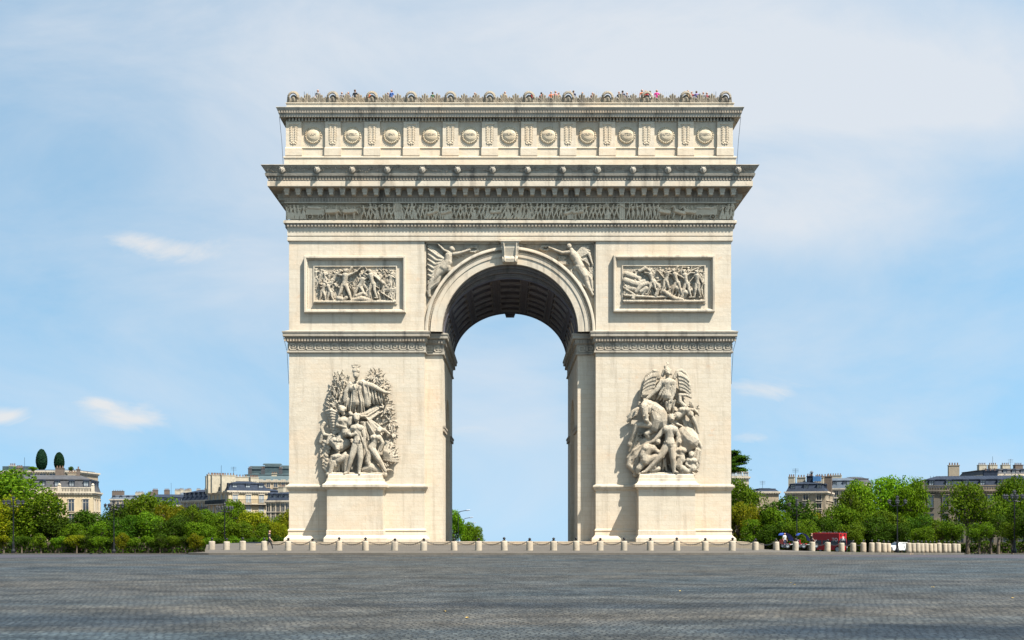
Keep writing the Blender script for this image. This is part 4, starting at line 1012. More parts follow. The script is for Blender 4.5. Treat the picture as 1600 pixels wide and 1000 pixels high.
# ---------- right group: winged genius, rearing horse, nude youth
mb, R, c = group_tools(960, 560, 5)
for x, y, rx, ry in ((400, 600, 220, 290), (420, 330, 150, 200), (240, 700, 110, 170), (560, 700, 110, 170)):
    for k in range(26):
        a = R.uniform(0, 2 * PI); t = math.sqrt(R.random()) * .85; c([(x + rx * t * math.cos(a), y + ry * t * math.sin(a), 4), (x + rx * t * math.cos(a) + R.uniform(-20, 20), y + ry * t * math.sin(a) + 20, 14)], [26, 22], 6)
body(c, (415, 108), (415, 145), (418, 190), (416, 245), (412, 290), 84, 27, 1.25)
c([(392, 92, 84), (380, 130, 80)], [14, 14]); c([(436, 92, 84), (446, 120, 80)], [13, 11]); c([(410, 80, 84), (400, 60, 84), (418, 42, 84), (408, 28, 84)], [17, 13, 9, 4]); c([(414, 70, 84), (424, 50, 84)], [12, 6])
c([(372, 190, 88), (325, 250, 98), (268, 305, 96)], [24, 19, 13]); c([(262, 305, 96), (250, 320, 98)], [12, 8]); c([(464, 190, 88), (462, 260, 98), (438, 335, 108)], [24, 18, 13])
folds(c, R, (375, 230), (460, 225), (330, 320), (450, 340), 13, 9, 8, 8, 104); folds(c, R, (380, 215), (450, 215), (400, 260), (430, 260), 6, 7, 4, 0, 112)
def wing(root, top, tip, bottom, n, side, d):
    for k in range(n):      # long quills fan out behind
        t = k / (n - 1); ex = top[0] * (1 - t) ** 2 + 2 * t * (1 - t) * tip[0] + t * t * bottom[0]; ey = top[1] * (1 - t) ** 2 + 2 * t * (1 - t) * tip[1] + t * t * bottom[1]
        c([(root[0], root[1], d), ((root[0] + ex) / 2, (root[1] + ey) / 2 - 6, d + 16), (ex, ey, d - 4)], [12, 13, 8])
    for k in range(n):
        t = k / (n - 1); ex = top[0] * (1 - t) + bottom[0] * t; ey = top[1] * (1 - t) + bottom[1] * t
        ex = root[0] + (ex - root[0]) * .62; ey = root[1] + (ey - root[1]) * .62
        for j in range(3): c([(ex - side * j * 10, ey + j * 22, d + 26 - j * 4), (ex + side * 6 - side * j * 10, ey + 20 + j * 22, d + 24 - j * 4)], [10, 7], 6)
    c([(root[0], root[1], d + 10), (top[0] - side * 8, top[1] + 18, d + 14), (top[0] + side * 18, top[1] + 16, d + 8)], [16, 17, 13])
for k in range(16):   # left wing hangs down from its top edge
    t = k / 15; x0 = 345 - 70 * t; y0 = 96 + 30 * t; c([(x0, y0, 50), (x0 - 32 - 8 * t, y0 + 92, 60), (x0 - 50 + 20 * t, y0 + 215 - 60 * t * (1 - t), 40)], [11, 12, 8])
c([(350, 150, 60), (342, 100, 62), (310, 92, 60), (262, 128, 54), (232, 180, 48), (214, 250, 44), (208, 312, 42)], [16, 15, 15, 14, 13, 11, 9])
for j in range(5):
    for k in range(9): t = k / 8; x = 338 - 92 * t - j * 6; y = 112 + 40 * t * t + j * 30; c([(x, y, 72 - j * 2), (x - 7, y + 26, 80 - j * 3)], [7, 5], 6)
for k in range(12): t = k / 11; c([(338 - 100 * t, 240 + 0 * t, 66), (330 - 104 * t, 280, 72), (318 - 92 * t, 318 - 10 * t, 60)], [6, 6, 4], 6)
for k in range(16):
    t = k / 15; x0 = 492 + 78 * t; y0 = 98 + 46 * t; c([(x0, y0, 50), (x0 + 18, y0 + 60, 60), (x0 + 34 - 30 * t, y0 + 190 - 70 * t, 40)], [11, 12, 8])
c([(472, 150, 60), (496, 100, 62), (524, 88, 60), (560, 110, 54), (588, 155, 48), (602, 210, 44), (604, 260, 42)], [15, 15, 14, 13, 12, 11, 9])
for j in range(5):
    for k in range(9): t = k / 8; x = 500 + 80 * t + j * 3; y = 108 + 46 * t * t + j * 28; c([(x, y, 72 - j * 2), (x + 6, y + 26, 80 - j * 3)], [7, 5], 6)
# horse
c([(236, 352, 120), (224, 385, 140), (232, 440, 148), (246, 492, 140)], [24, 33, 25, 18]); c([(242, 486, 146), (256, 500, 136)], [19, 14]); c([(262, 390, 130), (262, 420, 128)], [24, 18]); c([(212, 392, 166), (216, 396, 166)], [7, 7]); c([(206, 368, 158), (250, 372, 158)], [6, 6]); c([(220, 455, 168), (262, 450, 150)], [5, 5]); c([(240, 488, 162), (241, 492, 162)], [6, 5]); c([(196, 345, 98), (188, 362, 96)], [9, 7]); c([(226, 322, 120), (232, 340, 118)], [6, 9])
c([(268, 350, 76), (310, 378, 82), (350, 430, 86), (370, 500, 88)], [26, 42, 58, 64]); c([(300, 400, 96), (330, 480, 104), (310, 540, 96)], [44, 52, 44])
for k in range(20): t = k / 19; x = 240 + 130 * t; y = 326 + 30 * t + 60 * t * t; c([(x, y - 8, 84), (x + 14, y + 22, 122 + 12 * (k % 2)), (x + 4, y + 52, 130 + 12 * (k % 2))], [10, 8, 5])
for k in range(18): a = R.uniform(0, 1); c([(190 - 20 * a, 380 + 60 * a, 50), (150 - 20 * a, 400 + 70 * a, 50), (120 + R.uniform(-16, 30), 440 + 60 * a, 36)], [12, 11, 5])
c([(310, 520, 100), (230, 520, 112), (170, 520, 108), (150, 590, 96), (125, 650, 76), (120, 670, 76)], [34, 24, 19, 15, 14, 16]); c([(300, 560, 92), (250, 590, 100), (270, 620, 90)], [28, 20, 14])
c([(560, 600, 70), (590, 640, 80), (560, 680, 74)], [74, 76, 60]); c([(600, 560, 70), (640, 600, 64)], [24, 20])
# falling rider
body(c, (598, 440), (580, 425), (545, 405), (520, 430), (490, 450), 92, 20, 1.0)
c([(555, 380, 96), (512, 340, 104), (510, 290, 98)], [19, 15, 12]); c([(510, 286, 98), (560, 286, 96), (600, 305, 86)], [14, 12, 9]); c([(575, 420, 92), (610, 470, 96), (640, 520, 80), (660, 580, 66)], [24, 21, 15, 10]); c([(580, 400, 88), (620, 400, 84), (650, 420, 66)], [17, 14, 10])
folds(c, R, (530, 480), (620, 500), (560, 560), (650, 620), 15, 9, 8, 0, 66); folds(c, R, (600, 330), (640, 400), (620, 420), (660, 440), 8, 9, 8, 0, 50)
leaves(c, R, 625, 390, 34, 50, 26, 24, 50, 20, 9)
# loose drapery between genius and youth
folds(c, R, (400, 340), (470, 330), (400, 430), (450, 420), 10, 10, 10, 14, 100); folds(c, R, (380, 500), (470, 480), (480, 560), (540, 520), 8, 10, 8, 6, 84)
# youth
body(c, (440, 470), (440, 500), (428, 560), (424, 620), (428, 668), 124, 26, 1.28)
leaves(c, R, 440, 455, 26, 20, 22, 118, 142, 9, 7)
c([(385, 555, 122), (345, 605, 126), (300, 650, 124), (280, 660, 120)], [22, 17, 13, 10]); c([(475, 555, 120), (494, 610, 120), (480, 690, 124), (476, 705, 124)], [20, 16, 12, 10])
c([(444, 690, 122), (452, 780, 132), (462, 868, 116), (464, 888, 116)], [34, 24, 16, 13]); c([(464, 884, 116), (486, 892, 134)], [11, 9])
c([(404, 690, 120), (352, 770, 132), (270, 858, 118), (240, 884, 116)], [34, 24, 16, 12]); c([(244, 882, 118), (214, 892, 120)], [11, 9])
folds(c, R, (385, 655), (460, 650), (400, 700), (440, 700), 7, 9, 5, 0, 144)
for k in range(12): t = k / 11; c([(370 - 8 * k, 540 + 12 * k, 84), (280 - 6 * k, 600 + 14 * k, 84), (150 - 2 * k, 690 + 9 * k, 60)], [10, 11, 8])
# crouching man left
body(c, (335, 648), (315, 670), (270, 705), (245, 750), (240, 800), 104, 24, 1.25)
c([(290, 700, 112), (340, 735, 126), (400, 725, 132)], [22, 17, 12]); c([(255, 800, 104), (320, 770, 120), (310, 850, 110)], [34, 26, 18]); c([(230, 810, 96), (190, 860, 100), (180, 892, 96)], [30, 24, 14])
c([(240, 690, 110), (215, 760, 116), (230, 810, 112)], [24, 22, 16])
folds(c, R, (200, 680), (230, 700), (110, 760), (170, 890), 20, 12, 9, 0, 60); folds(c, R, (150, 600), (250, 640), (120, 720), (170, 740), 12, 11, 9, 8, 56)
c([(130, 760, 50), (120, 830, 44), (180, 890, 50)], [20, 24, 22]); leaves(c, R, 180, 620, 40, 40, 30, 40, 70, 22, 10)
folds(c, R, (340, 780), (400, 780), (320, 880), (410, 880), 8, 11, 7, 0, 74)
c([(290, 870, 96), (340, 862, 96)], [24, 22])
# right lower figures
body(c, (500, 652), (505, 680), (515, 720), (520, 760), (520, 790), 108, 23, 1.0); leaves(c, R, 500, 640, 26, 22, 18, 104, 124, 9, 7)
c([(485, 720, 112), (478, 760, 120), (520, 770, 128)], [17, 14, 11]); c([(510, 790, 108), (500, 840, 118), (530, 890, 108)], [30, 26, 16]); c([(530, 860, 112), (560, 880, 112)], [26, 22])
body(c, (598, 752), (598, 775), (600, 800), (605, 830), (608, 860), 98, 22, .95); leaves(c, R, 600, 745, 28, 24, 20, 94, 114, 9, 7)
c([(575, 790, 104), (560, 830, 112), (590, 850, 116)], [16, 13, 10]); c([(628, 800, 96), (648, 840, 96), (620, 880, 96)], [15, 12, 10]); c([(600, 860, 100), (560, 895, 104)], [24, 16])
for k in range(14): t = k / 13; c([(640 + 30 * math.sin(t * 3), 650 + 16 * k, 44), (668 + 16 * math.sin(t * 3 + 1), 680 + 15 * k, 44)], [15, 12])
c([(620, 640, 50), (664, 650, 56), (686, 690, 48), (680, 760, 40)], [14, 15, 13, 10]); folds(c, R, (640, 700), (680, 720), (600, 880), (650, 880), 10, 11, 8, 0, 50)
c([(170, 905, 40), (620, 905, 40)], [22, 22]); c([(200, 905, 96), (590, 905, 96)], [16, 16])
me = remesh(mb, .038, 'right group', 0)
o = link('sculpture_group', me, 'sculpt', arch); o['label'] = 'carved group of a winged genius over a horse and a nude youth'
# ================================================================== CAMERA, LIGHT, SKY
cam = bpy.data.cameras.new('camera'); co = bpy.data.objects.new('camera', cam); COL.objects.link(co); sc.camera = co
co.location = (0, -D0, CH); co.rotation_euler = (PI / 2, 0, 0); cam.sensor_width = 36; cam.lens = F / 1600 * 36
cam.shift_x = (800 - VX) / 1600; cam.shift_y = (VY - 500) / 1600; cam.clip_end = 6000; cam.clip_start = 0.5
sv = Vector((1.08, -1.0, 2.26)).normalized()
sl = bpy.data.lights.new('sun', 'SUN'); so = bpy.data.objects.new('sun', sl); COL.objects.link(so)
sl.energy = 4.25; sl.angle = math.radians(0.55); sl.color = (1.0, 0.94, 0.85); so.rotation_euler = sv.to_track_quat('Z', 'Y').to_euler(); so.location = (60, -60, 120)
w = bpy.data.worlds.new('World'); sc.world = w; w.use_nodes = True; nt = w.node_tree; bg = nt.nodes['Background']
tc_ = N(nt, 'ShaderNodeTexCoord'); sp = N(nt, 'ShaderNodeSeparateXYZ'); nt.links.new(tc_.outputs['Generated'], sp.inputs[0])
zc_ = mathn(nt, 'MULTIPLY_ADD', mathn(nt, 'MAXIMUM', sp.outputs[2], 0.0), 0.75, 0.42)
cb = N(nt, 'ShaderNodeCombineXYZ'); nt.links.new(sp.outputs[0], cb.inputs[0]); nt.links.new(sp.outputs[1], cb.inputs[1]); nt.links.new(zc_, cb.inputs[2])
nv = N(nt, 'ShaderNodeVectorMath'); nv.operation = 'NORMALIZE'; nt.links.new(cb.outputs[0], nv.inputs[0])
sky = N(nt, 'ShaderNodeTexSky'); sky.sky_type = 'NISHITA'; sky.sun_disc = False; sky.sun_elevation = math.asin(sv.z); sky.sun_rotation = math.atan2(sv.x, sv.y)
sky.air_density = 1.0; sky.dust_density = 0.6; sky.ozone_density = 2.0; nt.links.new(nv.outputs[0], sky.inputs[0])
yy_ = mathn(nt, 'MAXIMUM', mathn(nt, 'ABSOLUTE', sp.outputs[1]), 0.08)
A_ = mathn(nt, 'DIVIDE', sp.outputs[0], yy_); B_ = mathn(nt, 'DIVIDE', zc_, yy_); B_ = mathn(nt, 'DIVIDE', sp.outputs[2], yy_)
vec = N(nt, 'ShaderNodeCombineXYZ'); nt.links.new(A_, vec.inputs[0]); nt.links.new(B_, vec.inputs[1]); nt.links.new(mathn(nt, 'GREATER_THAN', sp.outputs[1], 0.0), vec.inputs[2])
thin = noise(nt, scaled(nt, vec.outputs[0], (2.2, 5.0, 3.0)), 1.0, 7, 0.6, 0.7)
soft = noise(nt, scaled(nt, vec.outputs[0], (1.3, 2.2, 5.0)), 1.0, 4, 0.55, 0.3)
def blob(px, py, sx, sy):
    a = mathn(nt, 'DIVIDE', mathn(nt, 'SUBTRACT', A_, (px - VX) / F), sx / F); b = mathn(nt, 'DIVIDE', mathn(nt, 'SUBTRACT', B_, (VY - py) / F), sy / F)
    return mathn(nt, 'POWER', 2.718, mathn(nt, 'MULTIPLY', mathn(nt, 'ADD', mathn(nt, 'MULTIPLY', a, a), mathn(nt, 'MULTIPLY', b, b)), -1.0))
def addn(*xs):
    xs = [x for x in xs if not isinstance(x, float)] + [x for x in xs if isinstance(x, float)]
    r = xs[0]
    for x in xs[1:]: r = mathn(nt, 'ADD', r, x)
    return r
veil = addn(0.06, mathn(nt, 'MULTIPLY', blob(850, 50, 640, 210), .72), mathn(nt, 'MULTIPLY', blob(1400, 160, 380, 100), .62), mathn(nt, 'MULTIPLY', blob(1260, 335, 330, 80), .58), mathn(nt, 'MULTIPLY', blob(1400, 520, 300, 60), .22), mathn(nt, 'MULTIPLY', blob(797, 640, 260, 200), .38), mathn(nt, 'MULTIPLY', blob(430, 330, 170, 260), .30), mathn(nt, 'MULTIPLY', blob(150, 620, 300, 50), .10), mathn(nt, 'MULTIPLY', blob(1330, 640, 260, 40), .10))
veil = mathn(nt, 'ADD', veil, mathn(nt, 'MULTIPLY', mathn(nt, 'SUBTRACT', thin, .44), 1.6)); veil = mathn(nt, 'ADD', veil, mathn(nt, 'MULTIPLY', mathn(nt, 'SUBTRACT', soft, .5), .7))
veil = mathn(nt, 'MINIMUM', mathn(nt, 'MAXIMUM', veil, 0.02), 0.9)
puffn = noise(nt, scaled(nt, vec.outputs[0], (9, 22, 1)), 1.0, 8, 0.66, 0.9)
pf_ = addn(blob(275, 392, 78, 24), mathn(nt, 'MULTIPLY', blob(200, 375, 50, 16), .75), mathn(nt, 'MULTIPLY', blob(205, 650, 75, 22), 1.0), mathn(nt, 'MULTIPLY', blob(150, 628, 40, 12), .7), mathn(nt, 'MULTIPLY', blob(5, 650, 50, 18), .9), mathn(nt, 'MULTIPLY', blob(1195, 610, 90, 18), .7), mathn(nt, 'MULTIPLY', blob(1170, 683, 60, 14), .62), mathn(nt, 'MULTIPLY', blob(1290, 700, 30, 10), .5), mathn(nt, 'MULTIPLY', blob(735, 680, 60, 16), .3), mathn(nt, 'MULTIPLY', blob(440, 660, 50, 30), .35))
front = mathn(nt, 'GREATER_THAN', sp.outputs[1], 0.0)
puff = ramp(nt, mathn(nt, 'MULTIPLY', mathn(nt, 'SUBTRACT', mathn(nt, 'ADD', mathn(nt, 'MULTIPLY', pf_, 1.6), mathn(nt, 'MULTIPLY', mathn(nt, 'SUBTRACT', puffn, .5), 3.4)), .62), mathn(nt, 'POWER', pf_, .35)), [(0.0, 0.0), (1.0, 1.0)])
puff = mathn(nt, 'MULTIPLY', mathn(nt, 'MULTIPLY', puff, front), .8)
TINT = (1.04, 1.14, 0.92)
skyc = mixc(nt, 1.0, sky.outputs[0], TINT, 'MULTIPLY')
CL = 2.72
c1 = mixc(nt, veil, skyc, (CL * .97, CL * 1.02, CL * 1.09))
c2 = mixc(nt, puff, c1, (CL * 1.08, CL * 1.06, CL * 1.04))
nt.links.new(c2, bg.inputs['Color']); bg.inputs['Strength'].default_value = 0.095
sc.view_settings.view_transform = 'Standard'; sc.view_settings.look = 'None'; sc.view_settings.gamma = 1.0
sc.view_settings.exposure = 1.62

# ================================================================== GROUND
def zlow(D): return CH - 48.3 * D / F
def sstep(a, b, x): t = min(1, max(0, (x - a) / (b - a))); return t * t * (3 - 2 * t)
def zroad(D): return -.14 if D < 80.2 else min(-.14, zlow(D) - .14 - (D - 80.2) * .0002)
xs = sorted(set([-2500, -1500, -900, -500, -300, -200] + list(range(-150, 151, 10)) + [200, 300, 500, 900, 1500, 2500]))
ds = sorted(set([-60, -20, 0, 20, 40, 60, 75, 80, 80.2, 85, 90, 100, 110, 120, 130, 150, 180, 220, 300, 400, 600, 900, 1400, 2000, 3000, 4500]))
mb = MB()
mb.v = [(x, d - D0, zroad(d)) for d in ds for x in xs]; nx_ = len(xs)
mb.f = [(j * nx_ + i, j * nx_ + i + 1, (j + 1) * nx_ + i + 1, (j + 1) * nx_ + i) for j in range(len(ds) - 1) for i in range(nx_ - 1)]
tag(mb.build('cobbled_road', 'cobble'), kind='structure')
# island outline (x, D)
out = [(-23.6, 84.0), (-24.3, 82.0), (-22.5, 81.1), (-15, 80.8), (0, 80.8), (15, 80.8), (17.5, 81.2), (22, 84), (27, 88.5), (33, 94.5), (39, 101.5), (44, 108), (48.2, 115), (48.6, 119), (47, 126), (42, 140), (33, 150), (20, 154), (0, 155), (-20, 154), (-34, 148), (-38, 138), (-33, 118), (-28, 100), (-25, 89)]
def zisl(x, D):
    wgt = max(sstep(14, 36, x) if x > 0 else sstep(30, 42, -x), sstep(126, 150, D))
    return 0.0 * (1 - wgt) + (zlow(D) + .02) * wgt if D > 80 else 0.0
cx0, cd0 = 2.0, 112.0
mb = MB(); rings = [1.0, .995, .97, .93, .86, .78, .68, .56, .42, .28, .14, .02]
dense = []
for (a, b) in zip(out, out[1:] + out[:1]):
    for k in range(6): t = k / 6; dense.append((a[0] + (b[0] - a[0]) * t, a[1] + (b[1] - a[1]) * t))
nk = len(dense)
for r in rings:
    for (x, D) in dense:
        X_, D_ = cx0 + (x - cx0) * r, cd0 + (D - cd0) * r
        rz = zisl(X_, D_)
        mb.v.append((X_, D_ - D0, rz))
for j in range(len(rings) - 1):
    for i in range(nk): i2 = (i + 1) % nk; mb.f.append((j * nk + i, (j + 1) * nk + i, (j + 1) * nk + i2, j * nk + i2)[::-1])
isl = mb.build('island_pavement', 'paving'); tag(isl, kind='structure')
rim = [mb.v[i] for i in range(nk)]
mb = MB()
cen = Vector((cx0, cd0 - D0))
for i in range(nk):
    a = Vector(rim[i]); b = Vector(rim[(i + 1) % nk])
    oa = (Vector((a.x, a.y)) - cen).normalized() * .16; ob = (Vector((b.x, b.y)) - cen).normalized() * .16
    A1 = Vector((a.x + oa.x, a.y + oa.y, a.z + .004)); B1 = Vector((b.x + ob.x, b.y + ob.y, b.z + .004)); A0 = Vector((a.x - oa.x, a.y - oa.y, a.z + .006)); B0 = Vector((b.x - ob.x, b.y - ob.y, b.z + .006))
    mb.quad(A0, A1, B1, B0); mb.quad(A1, A1 - Vector((0, 0, .5)), B1 - Vector((0, 0, .5)), B1)
tag(mb.build('kerb', 'kerb'), kind='structure')
# smooth asphalt lane on the right, laid over the setts
def sheet(name, pts, mat, lift):
    mb = MB(); mb.v = [(x, D - D0, zroad(D) + lift) for x, D in pts]; k = len(pts) // 2
    mb.f = [(i, i + 1, 2 * k - 2 - i, 2 * k - 1 - i) for i in range(k - 1)]
    return tag(mb.build(name, mat), kind='structure')
Lf = [(14, 80.4), (20, 80.2), (26, 79.8), (34, 79.2), (60, 77.5), (90, 76)]; 
mb = MB()
for (x0_, a0), (x1_, a1) in zip([(18, 80.1), (24, 78), (30, 75), (37, 71), (46, 66)], [(24, 78), (30, 75), (37, 71), (46, 66), (60, 60)]):
    mb.quad((x0_, a0 - D0, -.136), (x1_, a1 - D0, -.136), (x1_, 80.15 - D0, -.136), (x0_, 80.15 - D0, -.136))
tag(mb.build('asphalt_lane', 'asphalt'), kind='structure')
mb = MB()
for (x0_, a0), (x1_, a1) in zip([(-60, 68), (-45, 70), (-36, 73)], [(-45, 70), (-36, 73), (-24, 79.5)]):
    mb.quad((x0_, a0 - D0, -.136), (x1_, a1 - D0, -.136), (x1_, 80.15 - D0, -.136), (x0_, 80.15 - D0, -.136))
tag(mb.build('asphalt_strip', 'asphalt'), kind='structure')
# pavements round the square, under the trees
mb = MB()
for s in (-1, 1):
    for x0_, x1_ in ((24, 60), (60, 100), (100, 160)):
        a, b = sorted((s * x0_, s * x1_))
        for d0, d1, lo in ((158, 200, .16), (200, 260, .16)): mb.quad((a, d0 - D0, zlow(d0) + .0), (b, d0 - D0, zlow(d0) + .0), (b, d1 - D0, zlow(d1) + .0), (a, d1 - D0, zlow(d1) + .0))
        mb.quad((a, 158 - D0, zlow(158) - .4), (b, 158 - D0, zlow(158) - .4), (b, 158 - D0, zlow(158)), (a, 158 - D0, zlow(158)))
tag(mb.build('far_pavement', 'paving'), kind='structure')

# ================================================================== BOLLARDS AND CHAINS
mb = MB(); mb.lathe([(.275, -.35), (.275, .02), (.27, .3), (.262, .66), (.25, .72), (.2, .75)], n=14)
bm_me = mb.me('bollard'); bm_me.polygons.foreach_set('use_smooth', [len(p.vertices) == 4 for p in bm_me.polygons])
mb = MB(); mb.lathe([(.09, .75), (.10, .79), (.05, .81), (.05, .85), (.09, .87), (.115, .92), (.11, .97), (.07, 1.01), (.02, 1.04)], n=10); fin_me = mb.me('finial')
bx_ = [331, 354, 379, 413, 450, 488, 529.6, 571, 616.5, 662, 709.6, 747.6, 788, 827.6, 865, 900.5, 937.6, 975, 1016, 1057.6, 1102, 1144, 1180, 1213, 1243, 1269, 1293, 1315, 1333, 1349, 1362, 1372, 1381, 1388, 1420, 1427, 1434, 1440, 1447, 1454, 1460, 1467, 1476, 1482, 1491, 1497]
def bD(px): return 88.0 + (30.0 * ((px - 1145) / 352) ** .9 if px > 1145 else 0) + (3.0 * (430 - px) / 100 if px < 430 else 0)
ZN = [(0, 450, 'left of the arch'), (450, 690, 'in front of the left pier'), (690, 905, 'in front of the open archway'), (905, 1146, 'in front of the right pier'), (1146, 1400, 'between arch and white car'), (1400, 1600, 'beyond the white car')]
ORD = ['first', 'second', 'third', 'fourth', 'fifth', 'sixth', 'seventh', 'eighth', 'ninth', 'tenth', 'eleventh', 'twelfth', 'thirteenth', 'fourteenth']
cnt = {}; bpos = []; b0 = None
for px in bx_:
    zn = [q[2] for q in ZN if q[0] <= px < q[1]][0]; cnt[zn] = cnt.get(zn, 0) + 1; tot = sum(1 for p in bx_ if [q[2] for q in ZN if q[0] <= p < q[1]][0] == zn)
    D = bD(px); x = (px - VX) * D / F; z = min(zisl(x, D), CH - 44.0 * D / F + .05) if D > 89 else 0.0
    z = max(CH - 43.9 * D / F, zisl(x, D) - .02) if px > 1145 else CH - 43.9 * D / F
    lab = f'stone bollard with black ball, {ORD[cnt[zn]-1]} from left {zn}'
    if b0 is None:
        b0 = empty('bollard', (x, D - D0, z), 0, lab, 'bollard', 'bollards along the island kerb'); link('shaft', bm_me, 'bollard', b0); link('finial', fin_me, 'black', b0, smooth=True); bb = b0
    else: bb = copy_tree(b0, (x, D - D0, z), random.Random(px).uniform(0, 6), label=lab)
    rt = random.Random(px * 3); bb.rotation_euler = (rt.uniform(-.03, .03), rt.uniform(-.03, .03), rt.uniform(0, 6)); bb.scale = (rt.uniform(.95, 1.05), rt.uniform(.95, 1.05), rt.uniform(.94, 1.05))
    bpos.append((px, Vector((x, D - D0, z + .86))))
k = 0; lastzn = {}
for (pa_, a), (pb_, b) in zip(bpos[3:29], bpos[4:30]):
    mb = MB(); n = 26; L = (b - a).length; sag = .40
    pts = [a + (b - a) * (i / n) - Vector((0, 0, sag * (1 - (2 * i / n - 1) ** 2))) for i in range(n + 1)]
    for i in range(n):
        c_ = (pts[i] + pts[i + 1]) / 2; d = (pts[i + 1] - pts[i]) * .42
        side = Vector((0, .035, 0)) if i % 2 else Vector((0, 0, .035))
        for sg_ in (-1, 1): mb.cap(c_ - d + side * sg_, c_ + d + side * sg_, .018, .018, 4)
    zn = [q[2] for q in ZN if q[0] <= pa_ < q[1]][0]; lastzn[zn] = lastzn.get(zn, 0) + 1
    tag(mb.build('chain', 'black'), f'sagging black chain, {ORD[min(13,lastzn[zn]-1)]} from left {zn}', 'chain', 'chains between the bollards')

# ================================================================== TREES
def crown_mesh(seed, R, z0, z1, n, leaf, lobes=16, open_=0.0):
    rg = np.random.default_rng(seed); H = z1 - z0; cz = (z0 + z1) / 2
    d = rg.normal(size=(lobes, 3)); d /= np.linalg.norm(d, axis=1)[:, None]
    rad = rg.uniform(.35, .72, lobes)[:, None]; C = d * rad * np.array([R, R, H / 2]); C[:, 2] += cz
    lr = rg.uniform(.26, .46, lobes) * R
    li = rg.choice(lobes, n, p=lr ** 2 / (lr ** 2).sum())
    v = rg.normal(size=(n, 3)); v[:, 2] += .25; v /= np.linalg.norm(v, axis=1)[:, None]
    rr = lr[li] * np.clip(rg.normal(.95, .14, n), .3, 1.25)
    P = C[li] + v * rr[:, None] * np.array([1, 1, .85])
    P[:, 2] = np.clip(P[:, 2], z0 * .8, None)
    nrm = v + rg.normal(size=(n, 3)) * .7; nrm /= np.linalg.norm(nrm, axis=1)[:, None]
    t = np.cross(nrm, rg.normal(size=(n, 3))); t /= np.linalg.norm(t, axis=1)[:, None]; b = np.cross(nrm, t)
    s = (leaf * rg.uniform(.5, 1.25, n))[:, None]
    V = np.stack([P - t * s * .6, P + b * s * .38, P + t * s * .6, P - b * s * .38], 1).reshape(-1, 3)
    return V, C, lr
def tree_meshes(seed, R, H, n=5200, leaf=.30, trunk_h=None, lobes=16, bark='bark', low=.14):
    V, C, lr = crown_mesh(seed, R, H * low, H, n, leaf, lobes)
    me = bpy.data.meshes.new('crown'); m = len(V) // 4
    me.from_pydata(V.tolist(), [], np.arange(m * 4).reshape(m, 4).tolist()); me.update()
    R_ = random.Random(seed); mb = MB(); th = H * .3
    mb.cap((0, 0, -.6), (0, 0, th * .5), R * .075, R * .06, 8); mb.cap((0, 0, th * .5), (R * .03, 0, th), R * .06, R * .05, 8)
    for c in C:
        a = Vector((R * .03, 0, th * R_.uniform(.75, 1.0))); e = Vector(c); mid = (a + e) / 2 + Vector((R_.uniform(-.1, .1) * R, R_.uniform(-.1, .1) * R, .06 * H))
        mb.cap(a, mid, R * .028, R * .018, 5); mb.cap(mid, e, R * .018, R * .008, 5)
        for k in range(3): f = e + Vector((R_.uniform(-1, 1), R_.uniform(-1, 1), R_.uniform(-.6, 1))) * R * .3; mb.cap(mid.lerp(e, .6), f, R * .009, R * .005, 4)
    return me, mb.me('trunk')
TM = {}
for i in range(5): TM['wide%d' % i] = tree_meshes(100 + i, 1.0 * 4.6, 9.5, 6500, .36, lobes=22, low=.10)
for i in range(3): TM['tall%d' % i] = tree_meshes(200 + i, 5.2, 13.5, 9500, .38, lobes=30, low=.10)
for i in range(3): TM['small%d' % i] = tree_meshes(300 + i, 2.3, 5.0, 3800, .22, lobes=12, low=.22)
TM['open'] = tree_meshes(400, 5.0, 12.0, 5200, .34, lobes=20, low=.24)
TM['open1'] = tree_meshes(401, 5.0, 12.0, 5600, .34, lobes=20, low=.22)
BASE = {'wide': (4.6, 9.5), 'tall': (5.2, 13.5), 'small': (2.3, 5.0), 'open': (5.0, 12.0)}
lpos = []
def tree(px, top, wpx, D, kind, leaf, lab, group='trees round the square', bark='bark', zb=None):
    k = kind.rstrip('0123456789'); R0, H0 = BASE[k]
    zb = zlow(D) if zb is None else zb; H = CH - (top - VY) * D / F - zb; R = wpx * .5 * D / F
    r = empty('tree', ((px - VX) * D / F, D - D0, zb), random.Random(px * 7 + top).uniform(0, 6.28), lab, 'tree', group); r.scale = (R / R0 * 1.06, R / R0 * 1.06, H / H0 * 1.06)
    cm, tm = TM[kind]
    key = (kind, leaf)
    if key not in TM:
        c2 = cm.copy(); c2.materials.append(M[leaf]); TM[key] = c2
    link('trunk', tm if tm.materials else tm, None, r); 
    if not tm.materials: tm.materials.append(M[bark])
    link('crown', TM[key], None, r)
    return r
G, Y_, K_, B_g = 'leaf_green', 'leaf_yellow', 'leaf_dark', 'leaf_bright'
cn = {G: 'green', Y_: 'yellowing', K_: 'dark green', B_g: 'bright green'}
